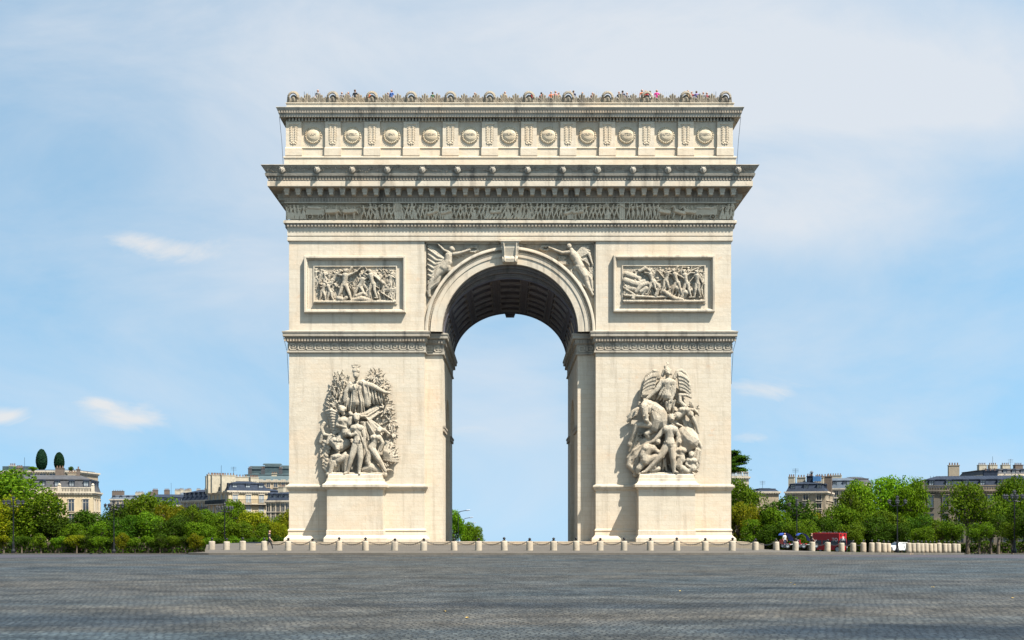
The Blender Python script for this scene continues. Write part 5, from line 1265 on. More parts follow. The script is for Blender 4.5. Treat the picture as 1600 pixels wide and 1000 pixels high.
# (px, top, width, D, kind, leaf)
TL = [
 # left, back row
 (5, 728, 130, 196, 'tall0', G), (212, 777, 76, 200, 'wide1', G), (246, 768, 70, 205, 'wide2', G), (180, 789, 60, 192, 'wide3', K_), (364, 779, 46, 206, 'wide0', G),
 # left, middle row
 (66, 770, 104, 172, 'wide4', G), (-6, 772, 70, 168, 'wide2', Y_), (140, 796, 60, 176, 'wide0', K_), (118, 818, 50, 166, 'wide3', G), (270, 784, 54, 184, 'wide2', Y_), (298, 790, 58, 180, 'wide4', G), (330, 799, 56, 184, 'wide1', G), (230, 800, 70, 172, 'wide4', G), (196, 808, 58, 170, 'wide1', K_), (348, 806, 56, 176, 'wide3', G), (398, 797, 60, 182, 'wide0', Y_), (428, 803, 46, 186, 'wide2', G), (452, 795, 46, 182, 'wide4', Y_), (375, 812, 50, 176, 'wide2', G), (315, 815, 60, 170, 'wide0', G), (265, 812, 60, 168, 'wide1', K_), (160, 815, 46, 168, 'wide4', G), (412, 818, 46, 174, 'wide3', G), (284, 806, 50, 176, 'wide3', K_), (90, 806, 70, 170, 'wide1', K_), (20, 800, 60, 170, 'wide3', G), (438, 818, 40, 174, 'wide1', Y_),
 # left, young trees along the pavement
 (6, 834, 32, 160, 'small0', Y_), (34, 836, 32, 160, 'small1', K_), (64, 835, 30, 160, 'small2', G), (92, 836, 32, 160, 'small0', G), (120, 834, 32, 160, 'small1', Y_), (133, 838, 28, 160, 'small2', K_), (156, 836, 30, 160, 'small1', G), (175, 838, 28, 160, 'small0', K_), (192, 834, 30, 160, 'small2', Y_), (211, 838, 28, 160, 'small1', G), (232, 835, 30, 160, 'small0', G), (250, 837, 28, 160, 'small2', K_), (270, 835, 30, 160, 'small1', G), (290, 836, 28, 160, 'small0', K_), (308, 835, 28, 160, 'small2', Y_), (326, 838, 30, 161, 'small1', G), (346, 839, 28, 163, 'small0', K_), (368, 839, 30, 163, 'small2', G), (392, 838, 30, 163, 'small0', K_), (416, 838, 30, 163, 'small1', G), (438, 838, 26, 163, 'small2', K_),
 # right, back row
 (1160, 746, 78, 196, 'tall0', G), (1345, 742, 74, 204, 'tall1', B_g), (1392, 736, 84, 208, 'tall2', B_g), (1424, 744, 52, 202, 'tall0', B_g), (1322, 768, 62, 198, 'wide3', G),
 # right, middle row
 (1152, 788, 50, 176, 'wide1', Y_), (1184, 786, 60, 180, 'wide2', Y_), (1235, 776, 92, 178, 'wide4', K_), (1212, 792, 50, 172, 'wide0', G), (1272, 800, 50, 182, 'wide1', Y_), (1292, 806, 52, 176, 'wide2', K_), (1312, 790, 56, 178, 'wide4', G), (1338, 794, 60, 178, 'wide0', G), (1362, 808, 60, 172, 'wide3', K_), (1392, 800, 66, 176, 'wide1', G), (1425, 802, 60, 176, 'wide2', K_), (1450, 806, 56, 178, 'wide4', G), (1472, 812, 50, 180, 'wide0', G), (1262, 812, 50, 170, 'wide3', G), (1180, 812, 50, 172, 'wide3', G), (1208, 815, 50, 170, 'wide2', K_), (1240, 817, 50, 168, 'wide1', G), (1330, 815, 50, 168, 'wide2', G), (1408, 818, 50, 168, 'wide4', K_), (1380, 820, 50, 168, 'wide1', K_), (1440, 822, 46, 168, 'wide0', G),
 # far right
 (1512, 746, 92, 150, 'open', G), (1560, 772, 70, 158, 'open1', G), (1586, 735, 70, 176, 'tall1', G), (1604, 790, 60, 140, 'wide2', K_), (1548, 800, 60, 150, 'open', K_), (1490, 812, 50, 166, 'open1', G), (1530, 815, 50, 146, 'open1', G), (1582, 812, 50, 144, 'open', G),
]
LM = [(-40, 22, 'at the left picture edge'), (22, 60, 'below the left end of the topiary terrace'), (60, 125, 'in front of the ochre mansion'), (125, 160, 'at the right corner of the ochre mansion'), (160, 225, 'around the lamp post left of the square gap'), (225, 275, 'below the distant grey roofs'), (275, 345, 'in front of the long receding terrace of houses'), (345, 405, 'below the cream corner house'), (405, 470, 'against the left edge of the arch'),
      (1140, 1200, 'against the right edge of the arch'), (1200, 1226, 'left of the lamp post near the blue pedicabs'), (1226, 1268, 'around the lamp post near the blue pedicabs'), (1268, 1332, 'above the red bus'), (1332, 1380, 'between the red bus and the lamp post'), (1380, 1430, 'around the lamp post over the white car'), (1430, 1500, 'at the left corner of the dark roofed mansion'), (1500, 1556, 'in front of the dark roofed mansion'), (1556, 1700, 'at the right picture edge')]
def szw(k, top): return 'tall' if k.startswith('tall') else ('young' if k.startswith('small') else ('open branched' if k.startswith('open') else 'bushy'))
def key_(t): return (szw(t[4], t[1]), t[5], [q[2] for q in LM if q[0] <= t[0] < q[1]][0])
grp = {}
for t in TL: grp.setdefault(key_(t), []).append(t)
for t in TL:
    k = key_(t); g = sorted(grp[k], key=lambda q: q[0]); place = ''
    if len(g) > 1:
        i = g.index(t); place = ['leftmost ', 'rightmost '][i] if len(g) == 2 else (['leftmost ', 'second ', 'third ', 'fourth ', 'fifth '][i])
        place += 'of %s ' % (['', '', 'two', 'three', 'four', 'five'][len(g)])
        lab = f'{place}{k[0]} {cn[k[1]]} trees {k[2]}'
    else: lab = f'{k[0]} {cn[k[1]]} tree {k[2]}'
    tree(*t, lab, 'young trees along the far pavement' if k[0] == 'young' else 'trees round the square')
# clipped hedges behind the pavement trees
def hedge(pxa, pxb, D, top, lab, seed):
    xa, xb = (pxa - VX) * D / F, (pxb - VX) * D / F; zb = zlow(D) - .1; H = CH - (top - VY) * D / F - zb
    r = empty('hedge', (xa, D - D0, zb), 0, lab, 'hedge', 'hedges behind the trees round the square')
    rg = np.random.default_rng(seed); n = int((xb - xa) * H * 95); P = np.stack([rg.uniform(0, xb - xa, n), rg.uniform(-.7, .7, n), rg.uniform(0, 1, n) ** .8], -1)
    P[:, 2] *= H * (.9 + .12 * np.sin(P[:, 0] * 1.3) + .08 * np.sin(P[:, 0] * 3.7 + 1)); nr = rg.normal(size=(n, 3)); nr[:, 1] -= .8; nr /= np.linalg.norm(nr, axis=1)[:, None]
    tt = np.cross(nr, rg.normal(size=(n, 3))); tt /= np.linalg.norm(tt, axis=1)[:, None]; b_ = np.cross(nr, tt); s = .2
    V = np.stack([P - tt * s, P + b_ * s * .6, P + tt * s, P - b_ * s * .6], 1).reshape(-1, 3); me = bpy.data.meshes.new('foliage'); me.from_pydata(V.tolist(), [], np.arange(n * 4).reshape(n, 4).tolist())
    link('foliage', me, 'leaf_dark', r); mb = MB(); mb.box(0, xb - xa, -.25, .25, -.5, H * .8); mb.build('branches', 'bark', r)
hedge(-60, 120, 166, 842, 'dark hedge behind the young trees, in front of the ochre mansion', 1); hedge(120, 470, 167, 843, 'long dark hedge behind the young trees, running to the arch', 2)
hedge(1135, 1420, 172, 843, 'dark hedge behind the red bus and pedicabs', 3); hedge(1420, 1640, 164, 845, 'dark hedge in front of the shaded mansion at the right edge', 4)
# seen through the arch
for px, top, wp, D, lf, lab in ((706, 800, 44, 215, 'leaf_bright', 'tallest bright tree seen through the arch beside the left pier'), (727, 818, 36, 245, 'leaf_bright', 'middle bright tree seen through the arch'), (742, 824, 30, 275, 'leaf_bright', 'smallest bright tree seen through the arch')):
    tree(px, top, wp, D, 'wide1', lf, lab, 'trees of the avenue seen through the arch')
# cedar behind the right edge
def cedar(px, top, D, lab):
    zb = zlow(D); H = CH - (top - VY) * D / F - zb; r = empty('cedar', ((px - VX) * D / F, D - D0, zb), 0, lab, 'tree')
    mb = MB(); mb.cap((0, 0, -.5), (0, 0, H * .96), .35, .1, 8)
    rg = np.random.default_rng(9); Vs = []
    for k in range(30):
        z = H * (.80 + .19 * k / 29); a = rg.uniform(0, 6.28); l = 4.6 * (1 - (k / 29) ** 2.2 * .75) * rg.uniform(.6, 1); e = Vector((l * math.cos(a), l * math.sin(a), z + .25)); mb.cap((0, 0, z - .3), e, .07, .03, 5)
        m = 420; t = rg.uniform(.2, 1.05, m)[:, None]; P = np.array([0, 0, z - .1]) * (1 - t) + np.array(e) * t + rg.normal(size=(m, 3)) * np.array([.45, .45, .12])
        nr = rg.normal(size=(m, 3)); nr[:, 2] += 1.5; nr /= np.linalg.norm(nr, axis=1)[:, None]; tt = np.cross(nr, rg.normal(size=(m, 3))); tt /= np.linalg.norm(tt, axis=1)[:, None]; bb_ = np.cross(nr, tt); s = .22
        Vs.append(np.stack([P - tt * s, P + bb_ * s * .5, P + tt * s, P - bb_ * s * .5], 1).reshape(-1, 3))
    V = np.concatenate(Vs); m = len(V) // 4; me = bpy.data.meshes.new('crown'); me.from_pydata(V.tolist(), [], np.arange(m * 4).reshape(m, 4).tolist())
    mb.build('trunk', 'bark', r); link('crown', me, 'leaf_dark', r)
cedar(1142, 705, 230, 'dark layered cedar rising behind the right edge of the arch')

# ================================================================== HOUSES
def bx(w_, d_, z0, z1, ins=0): 
    mb = MB(); mb.box(-w_ / 2 + ins, w_ / 2 - ins, ins, d_ - ins, z0, z1); return mb
def house(name, lab, px, D, wpx, eave, roof, depth, rz=0.0, wall='cream', roofm='slate', rows=(), cols=4, dorm=4, faces='F', balcony=(), shutter=False, ctrim='trim', top_in=1.6, bal=False, win_w=.95, win_h=1.9, glass='glass', cap=None):
    zb = zlow(D) - 1; sc_ = D / F; w_ = wpx * sc_
    ze = CH - (eave - VY) * sc_; zr = CH - (roof - VY) * sc_
    r = empty(name, ((px - VX) * sc_, D - D0, 0), rz, lab, 'building')
    mb = MB(); mb.box(-w_ / 2, w_ / 2, 0, depth, zb, ze); mb.build('wall', wall, r)
    mb = MB(); mb.box(-w_ / 2 - .4, w_ / 2 + .4, -.4, depth + .4, ze - .28, ze + .02); mb.box(-w_ / 2 - .2, w_ / 2 + .2, -.2, depth + .2, ze - .6, ze - .283)
    n = int(w_ / .5)
    for i in range(n): x = -w_ / 2 + (i + .5) * w_ / n; mb.box(x - .12, x + .12, -.34, -.19, ze - .5, ze - .285)
    mb.build('cornice', ctrim, r)
    if bal:
        mb = MB(); n = int(w_ / .28)
        for i in range(n + 1): x = -w_ / 2 + i * w_ / n; mb.box(x - .07, x + .07, -.3, -.14, ze + .02, ze + .66)
        mb.box(-w_ / 2 - .1, w_ / 2 + .1, -.36, -.1, ze + .66, ze + .84)
        for x in (-w_ / 2, w_ / 2 - w_ * .33, w_ / 2): mb.box(x - .3, x + .3, -.4, -.06, ze + .03, ze + 1.1); mb.lathe([(.22, ze + 1.1), (.3, ze + 1.3), (.1, ze + 1.6)], x, -.2, 8)
        mb.build('balustrade', ctrim, r)
    hm = zr - ze
    mb = MB()
    mb.frus((-w_ / 2 - .05, w_ / 2 + .05, -.05, depth + .05), (-w_ / 2 + .7, w_ / 2 - .7, .7, depth - .7), ze + .025, ze + hm * .72)
    mb.frus((-w_ / 2 + .6, w_ / 2 - .6, .6, depth - .6), (-w_ / 2 + top_in + 1.4, w_ / 2 - top_in - 1.4, min(depth * .45, 4), max(depth * .55, depth - 4)), ze + hm * .72 + .01, zr)
    n = int(w_ / .6)
    for i in range(1, n): x = -w_ / 2 + .9 + i * (w_ - 1.8) / n; mb.cap((x, .82, ze + hm * .72 + .03), (x * .96, min(depth * .45, 4), zr), .04, .04, 4)
    mb.box(-w_ / 2 + .5, w_ / 2 - .5, .5, depth - .5, ze + hm * .68, ze + hm * .72 + .06)
    mb.build('roof', roofm, r)
    wins = {}
    def window(key, loc, rot, ww, wh, hood=False):
        if key not in wins:
            f = MB(); t = .10
            f.box(-ww / 2 - t, -ww / 2, -.12, .05, -wh / 2, wh / 2); f.box(ww / 2, ww / 2 + t, -.12, .05, -wh / 2, wh / 2); f.box(-ww / 2 - t - .05, ww / 2 + t + .05, -.2, .05, wh / 2, wh / 2 + t * 1.6); f.box(-ww / 2 - t - .05, ww / 2 + t + .05, -.22, .05, -wh / 2 - t, -wh / 2)
            f.box(-.035, .035, -.05, .04, -wh / 2, wh / 2); f.box(-ww / 2, ww / 2, -.05, .04, wh * .2, wh * .2 + .05)
            if hood: f.box(-ww / 2 - .12, ww / 2 + .12, .051, 1.3, -wh / 2 - .1, wh / 2 + .15); f.cap((-ww / 2, -.1, wh / 2 + .2), (ww / 2, -.1, wh / 2 + .2), .14, .14, 6)
            o = link('window', f.me('window'), 'slate' if hood == 2 else ctrim, r)
            g = MB(); g.box(-ww / 2, ww / 2, -.03, .03, -wh / 2, wh / 2); p = link('pane', g.me('pane'), 'pale_glass' if hood else glass, o)
            if shutter and not hood: pass
            wins[key] = (o, p)
        else:
            o0, p0 = wins[key]; o = o0.copy(); COL.objects.link(o); p = p0.copy(); COL.objects.link(p); p.parent = o
        o.location = loc; o.rotation_euler = (0, 0, rot)
    sides = []
    if 'F' in faces: sides.append((w_, lambda u, off: (u, -off, 0), 0.0, cols))
    if 'R' in faces: sides.append((depth, lambda u, off: (w_ / 2 + off, depth / 2 + u, 0), PI / 2, max(2, int(depth / (w_ / cols)))))
    if 'L' in faces: sides.append((depth, lambda u, off: (-w_ / 2 - off, depth / 2 - u, 0), -PI / 2, max(2, int(depth / (w_ / cols)))))
    for L_, fn, rot, nc in sides:
        for rw in rows:
            zz = CH - (rw - VY) * sc_
            for i in range(nc):
                u = (i + .5) * L_ / nc - L_ / 2; q = fn(u, .03); window('w', (q[0], q[1], zz), rot, win_w, win_h)
        nd = dorm if rot == 0 else int(dorm * L_ / w_ + .5)
        for i in range(nd):
            u = (i + .5) * L_ / nd - L_ / 2; q = fn(u, -.35); window('d', (q[0], q[1], ze + .15 + hm * .33), rot, win_w * .8, hm * .46, 2)
        for bz in balcony:
            zz = CH - (bz - VY) * sc_; mb = MB()
            if rot == 0:
                mb.box(-L_ / 2 - .2, L_ / 2 + .2, -.75, -.04, zz - .16, zz); k = int(L_ / .16)
                bal_ = MB(); bal_.box(-L_ / 2, L_ / 2, -.74, -.70, zz + .85, zz + .92)
                for i in range(k): x = -L_ / 2 + i * L_ / k; bal_.box(x - .018, x + .018, -.735, -.705, zz, zz + .85)
            else:
                s = 1 if rot > 0 else -1; a, b = sorted((s * (w_ / 2 + .04), s * (w_ / 2 + .75))); mb.box(a, b, -.2, L_ + .2, zz - .16, zz); k = int(L_ / .16)
                bal_ = MB(); a, b = sorted((s * (w_ / 2 + .70), s * (w_ / 2 + .74))); bal_.box(a, b, 0, L_, zz + .85, zz + .92)
                for i in range(k): y = i * L_ / k; bal_.box(a, b, y - .018, y + .018, zz, zz + .85)
            o = mb.build('balcony', ctrim, r); bal_.build('balcony_railing', 'black', o)
    return r, w_, ze, zr
POT = []
def chimney(r, x, y, z0, w_, d_, h, mat='render', pots=4):
    mb = MB(); mb.box(x - w_ / 2, x + w_ / 2, y, y + d_, z0 - 2.5, z0 + h); mb.box(x - w_ / 2 - .07, x + w_ / 2 + .07, y - .07, y + d_ + .07, z0 + h, z0 + h + .14)
    c_ = mb.build('chimney', mat, r)
    for i in range(pots):
        loc = (x - w_ / 2 + (i + .5) * w_ / pots, y + d_ / 2, z0 + h + .14)
        if not POT:
            mb = MB(); mb.lathe([(.13, 0), (.11, .41), (.14, .46)], 0, 0, 7); POT.append(mb.build('chimney_pot', 'pot', c_, loc))
        else: copy(POT[0], loc, c_)
def aerial(r, x, y, z, h, bars=True):
    mb = MB(); mb.tube([(x, y, z - 1), (x, y, z + h)], .035, 4)
    if bars:
        for k in range(3): mb.tube([(x - .6, y, z + h - .1 - k * .3), (x + .6, y, z + h - .1 - k * .3)], .025, 4)
    mb.build('aerial', 'black', r)
# --- left
r, w_, ze, zr = house('mansion', 'ochre stone mansion with grey zinc roof, dormers and a pale balustrade', 66, 205, 150, 768, 741, 9, math.radians(12), 'cream', 'slate_grey', (789, 812, 838), 7, 7, 'FR', bal=True, win_w=1.0, win_h=2.3)
chimney(r, -5.0, 4, zr, 1.0, 1.4, 1.3, 'brick', 3); chimney(r, 2.3, 4, zr, 1.5, 1.2, 1.3, 'brick', 3); chimney(r, 4.6, 5, zr - .5, 1.9, 1.2, .9, 'beige', 4); chimney(r, 5.8, 3.5, zr - .4, .6, .6, 1.5, 'brick', 1)
r2, w2, ze2, zr2 = house('terrace_block', 'beige roof terrace block behind the ochre mansion', 60, 226, 118, 735.5, 733.5, 12, 0, 'beige', 'zinc', (741,), 8, 0, 'F', win_w=1.3, win_h=.7)
chimney(r2, -6.5, 2, zr2, 1.2, 1.0, .8, 'render', 3); aerial(r2, -3.8, 2, zr2, 2.6, False)
mb = MB(); mb.box(-8, -2.5, 1, 5, ze2, ze2 + 1.0); mb.build('penthouse', 'green_metal', r2)
for px, top, bot, wp, lab in ((65, 703, 736, 17, 'taller clipped egg shaped conifer on the roof terrace, nearer the left edge'), (92.5, 709, 737, 15.5, 'shorter clipped egg shaped conifer on the roof terrace, right of its taller twin')):
    D = 228; s_ = D / F; h = (bot - top) * s_; R_ = wp * s_ / 2; base = Vector(((px - VX) * s_, D - D0, ze2 + .03))
    t = empty('topiary_conifer', base, 0, lab, 'topiary', 'clipped conifers on the roof terrace')
    rg = np.random.default_rng(int(px)); n = 9000; v = rg.normal(size=(n, 3)); v /= np.linalg.norm(v, axis=1)[:, None]
    zz = v[:, 2]; prof = 1 + .12 * (-zz); P = v * np.array([R_, R_, h / 2]) * rg.uniform(.9, 1.02, n)[:, None]; P[:, :2] *= prof[:, None] * .95; P[:, 2] += h / 2 + .15
    nr = v + rg.normal(size=(n, 3)) * .5; tt = np.cross(nr, rg.normal(size=(n, 3))); tt /= np.linalg.norm(tt, axis=1)[:, None]; b_ = np.cross(nr, tt); b_ /= np.linalg.norm(b_, axis=1)[:, None]; s = .12
    V = np.stack([P - tt * s, P + b_ * s, P + tt * s, P - b_ * s], 1).reshape(-1, 3); me = bpy.data.meshes.new('crown'); me.from_pydata(V.tolist(), [], np.arange(n * 4).reshape(n, 4).tolist())
    link('crown', me, 'topiary', t); mb = MB(); mb.cap((0, 0, -.0), (0, 0, h * .8), .12, .08, 6); mb.build('trunk', 'bark', t)
D = 228; tb = tree(111, 728, 8, 222, 'small1', 'leaf_dark', 'small dark potted tree on the roof terrace right of the clipped conifers', 'roof terrace plants', zb=ze2 - .8)
tb = tree(52, 728, 16, 222, 'small0', 'leaf_bright', 'pale green shrub on the roof terrace left of the clipped conifers', 'roof terrace plants', zb=ze2 - .8)
r, w_, ze, zr = house('distant_house', 'far row house with brown chimney stack at the left end of the grey roofs', 205, 420, 66, 780, 773, 14, 0, 'beige', 'zinc', (786,), 8, 6, 'F')
chimney(r, -6.5, 3, zr, 4.2, 2, 1.4, 'brick', 6); chimney(r, 2, 3, zr, 3, 1.5, .9, 'render', 5); chimney(r, 6.4, 3, zr, 2, 1.5, 1.0, 'brick', 4)
r, w_, ze, zr = house('distant_house', 'far house with blue slate mansard and two round topped dormers', 262, 330, 66, 789, 772, 14, math.radians(8), 'beige', 'slate', (797, 808), 6, 3, 'FR', ctrim='trim')
for q in (-4.5, -1.0, 2.2, 5.0): chimney(r, q, 4, zr, 1.5, 1.4, 1.2, 'render' if q > 0 else 'brick', 4)
aerial(r, .2, 5, zr, 3.6, False)
r, w_, ze, zr = house('distant_house', 'far pale roofed house between slate mansard and the receding terrace', 303, 360, 64, 783, 769, 14, math.radians(10), 'beige', 'zinc', (791,), 6, 5, 'F')
for q in (-4.5, -2, 1.0, 3.5): chimney(r, q, 4, zr, 1.3, 1.4, .9, 'render', 3)
r, w_, ze, zr = house('terraced_house', 'long shaded terraced house receding from the cream corner house', 325, 250, 202, 781, 763, 12, math.radians(-50), 'beige', 'slate', (790, 803), 14, 12, 'F', balcony=(798,), win_w=.9, win_h=1.7)
r, w_, ze, zr = house('corner_house', 'cream corner house with slate mansard, balconies and white chimney walls', 388, 232, 62, 767, 751, 17, math.radians(30), 'cream', 'slate', (779, 794, 812), 3, 3, 'FL', balcony=(787,), win_w=1.1, win_h=1.7, glass='pale_glass')
for x_, y_, a_, b_, h_ in ((-3.4, 3, 3.0, 1.2, 1.1), (-.2, 5, 3.4, 1.3, .9), (2.6, 4, 1.8, 1.2, .8), (-4.2, 8, 3.0, 1.2, 1.3), (-4.0, 12, 3.0, 1.2, 1.5), (-3.6, 15.2, 3.0, 1.0, 1.3)): chimney(r, x_, y_, zr, a_, b_, h_, 'render', 5)
aerial(r, -1.5, 6, zr, 3.2); aerial(r, -3.4, 9, zr, 3.6, False)
r, w_, ze, zr = house('rooftop_hall', 'tall block with verdigris metal rooftop halls behind the cream corner house', 425, 285, 92, 751, 738, 18, math.radians(5), 'beige', 'green_metal', (756,), 8, 0, 'F')
mb = MB()
for x_, wd, hh in ((-4.5, 3.5, 1.0), (-.5, 4.5, 1.7), (4.5, 5, 1.2)):
    mb.box(x_ - wd / 2, x_ + wd / 2, 3, 8, zr - 1.2, zr + hh)
    for k in range(6): t = PI * k / 5; mb.cap((x_ - wd / 2, 5.5 + 2.6 * math.cos(t), zr + hh + .8 * math.sin(t)), (x_ + wd / 2, 5.5 + 2.6 * math.cos(t), zr + hh + .8 * math.sin(t)), .13, .13, 5)
mb.build('rooftop_plant', 'green_metal', r)
for x_ in (-6, -2.6, 2, 6.5): chimney(r, x_, 1.5, zr - .6, .9, .8, 1.6, 'slate_grey', 2)
chimney(r, 0.5, .5, zr - 1.4, 1.4, .8, 1.0, 'render', 3)
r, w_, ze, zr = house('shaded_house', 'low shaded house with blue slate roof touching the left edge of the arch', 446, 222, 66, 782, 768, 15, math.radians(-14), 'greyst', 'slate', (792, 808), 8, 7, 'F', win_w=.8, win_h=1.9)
chimney(r, 2.2, 4, zr, 2.2, 1.2, 1.8, 'brick', 4); chimney(r, -3.0, 4, zr, 1.2, 1.2, 1.0, 'render', 3)
# --- right
r, w_, ze, zr = house('modern_block', 'pale block with glazed top floor under the cedar behind the arch', 1140, 262, 60, 745, 743, 12, 0, 'render', 'zinc', (741,), 6, 0, 'F', glass='pale_glass', win_w=1.1, win_h=.9)
r, w_, ze, zr = house('plain_house', 'plain windowless beige gable between the cedar block and the slate corner house', 1200, 236, 34, 768, 762, 12, 0, 'beige', 'slate', (), 3, 0, '', top_in=.1)
aerial(r, -.5, 3, zr, 1.6)
r, w_, ze, zr = house('slate_corner_house', 'beige corner house with blue slate mansard and cluttered rooftop, right of the cedar', 1259, 215, 60, 768, 751.5, 14, math.radians(-22), 'beige', 'slate', (778, 790, 803), 3, 3, 'FR', ctrim='trim', win_w=.95, win_h=1.9)
for x_, y_, a_, h_, mt in ((-3.2, 3, 1.2, .9, 'render'), (-1.4, 4, 1.6, .8, 'render'), (.4, 3, 1.2, 1.0, 'slate'), (2.0, 5, 1.8, .8, 'render'), (3.6, 6, 1.6, 1.0, 'brick')): chimney(r, x_, y_, zr, a_, 1.0, h_, mt, 3)
aerial(r, -2.5, 4, zr, 2.7); mb = MB(); mb.lathe([(.22, zr), (.22, zr + 1.8), (.45, zr + 1.85), (.1, zr + 2.2)], .7, 4, 8); mb.build('flue', 'zinc', r); mb = MB(); mb.box(1.1, 2.6, 2.5, 3.6, zr, zr + 1.0); mb.build('roof_cabin', plain('blue tarpaulin', (.05, .15, .32), .7), r)
r, w_, ze, zr = house('rear_house', 'grey zinc roofed house behind the right side of the slate corner house', 1312, 262, 62, 763, 746, 14, math.radians(-20), 'render', 'zinc', (772, 784), 6, 4, 'FR')
chimney(r, -1.5, 4, zr, 3.4, 1.4, .6, 'render', 6); chimney(r, -5, 4, zr, 1.6, 1.4, .5, 'brick', 3)
r, w_, ze, zr = house('rear_house', 'low grey roof just left of the bright tall trees', 1342, 270, 40, 757, 744, 14, 0, 'greyst', 'slate_grey', (768,), 4, 0, 'F')
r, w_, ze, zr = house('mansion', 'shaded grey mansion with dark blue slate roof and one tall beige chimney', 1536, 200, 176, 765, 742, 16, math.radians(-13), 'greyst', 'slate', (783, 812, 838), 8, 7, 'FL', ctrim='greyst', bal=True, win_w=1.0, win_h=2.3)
chimney(r, -4.2, 5, zr, 1.9, 1.2, 2.0, 'beige', 4); chimney(r, 2.5, 6, zr, 2.4, 1.2, .9, 'slate', 3)
r, w_, ze, zr = house('distant_house', 'far dark roofline with chimneys above the shaded mansion at the right edge', 1585, 250, 96, 742, 731, 14, 0, 'greyst', 'slate_grey', (748,), 9, 7, 'F')
for x_ in (-5.5, -3, 0, 3, 5.6): chimney(r, x_, 4, zr, 1.8, 1.2, .8, 'brick' if x_ > 0 else 'render', 4)
aerial(r, -3.7, 3, zr, 2.8, False); aerial(r, .5, 3, zr, 2.2)

# ================================================================== LAMP POSTS
def lamp():
    r = empty('street_lamp', (0, 0, 0)); mb = MB()
    mb.lathe([(.26, 0), (.28, .3), (.16, .6), (.13, 1.3), (.085, 1.6), (.07, 6.4), (.1, 6.6), (.05, 7.0)], n=10)
    mb.build('post', 'black', r); mb = MB()
    for k in range(6):
        a = k * PI / 3 + .3; R_ = 1.15; mb.tube([(0, 0, 6.3), (R_ * .5 * math.cos(a), R_ * .5 * math.sin(a), 6.15), (R_ * math.cos(a), R_ * math.sin(a), 6.5)], .035, 5)
    mb.build('bracket', 'black', r); lan = None
    for k in range(7):
        a = k * PI / 3 + .3; R_ = 1.15 if k < 6 else 0; z = 6.5 if k < 6 else 7.0; loc = (R_ * math.cos(a), R_ * math.sin(a), z)
        if lan is None:
            g = MB(); g.lathe([(.08, 0), (.13, .05), (.2, .34), (.21, .36)], n=8); lan = g.build('lantern', 'lantern', r, loc)
            h = MB(); h.lathe([(.27, .36), (.22, .43), (.08, .52), (.02, .62)], n=8); hood = h.build('lantern_hood', 'black', lan)
        else: c_ = copy(lan, loc); h_ = hood.copy(); COL.objects.link(h_); h_.parent = c_
    return r
lm = None
for px, D, top, lab in ((1245, 150, 779, 'black lantern post near the blue pedicabs, right of the arch'), (1402, 150, 774, 'black lantern post behind the white car'), (1585, 140, 765, 'black lantern post against the trees at the right edge'), (1503, 165, 790, 'slim dark lantern post left of the open branched tree'), (21, 155, 775, 'black lantern post against the trees at the left edge'), (178, 155, 781, 'black lantern post in front of the trees right of the ochre mansion'), (351, 165, 785, 'black lantern post in front of the cream corner house')):
    zb = zlow(D) if px not in (1245, 1402) else zlow(D) + .1; h = CH - (top - VY) * D / F - zb; loc = ((px - VX) * D / F, D - D0, zb)
    if lm is None: lm = lamp(); lm.location = loc; lm.scale = (h / 7.6,) * 3; lm['label'] = lab; lm['category'] = 'street lamp'; lm['group'] = 'lantern posts round the square'
    else: copy_tree(lm, loc, px, (h / 7.6,) * 3, lab)
def avenue_lamp(px, top, D, lab, mesh=[]):
    zb = zlow(D); h = CH - (top - VY) * D / F - zb
    r = empty('avenue_lamp', ((px - VX) * D / F, D - D0, zb), 0, lab, 'street lamp', 'arm lamps of the avenue seen through the arch')
    mb = MB(); mb.tube([(0, 0, 0), (0, 0, h - .3), (.5, 0, h), (1.9, 0, h + .25)], .07, 6); mb.build('post', 'black', r)
    mb = MB(); mb.cap((1.6, 0, h + .2), (2.2, 0, h + .28), .14, .1); mb.build('lamp_head', 'rail', r)
avenue_lamp(716, 799, 205, 'tallest arm lamp reaching over the trees seen through the arch'); avenue_lamp(724, 810, 250, 'middle arm lamp over the trees seen through the arch'); avenue_lamp(731, 818, 300, 'lowest arm lamp over the trees seen through the arch')

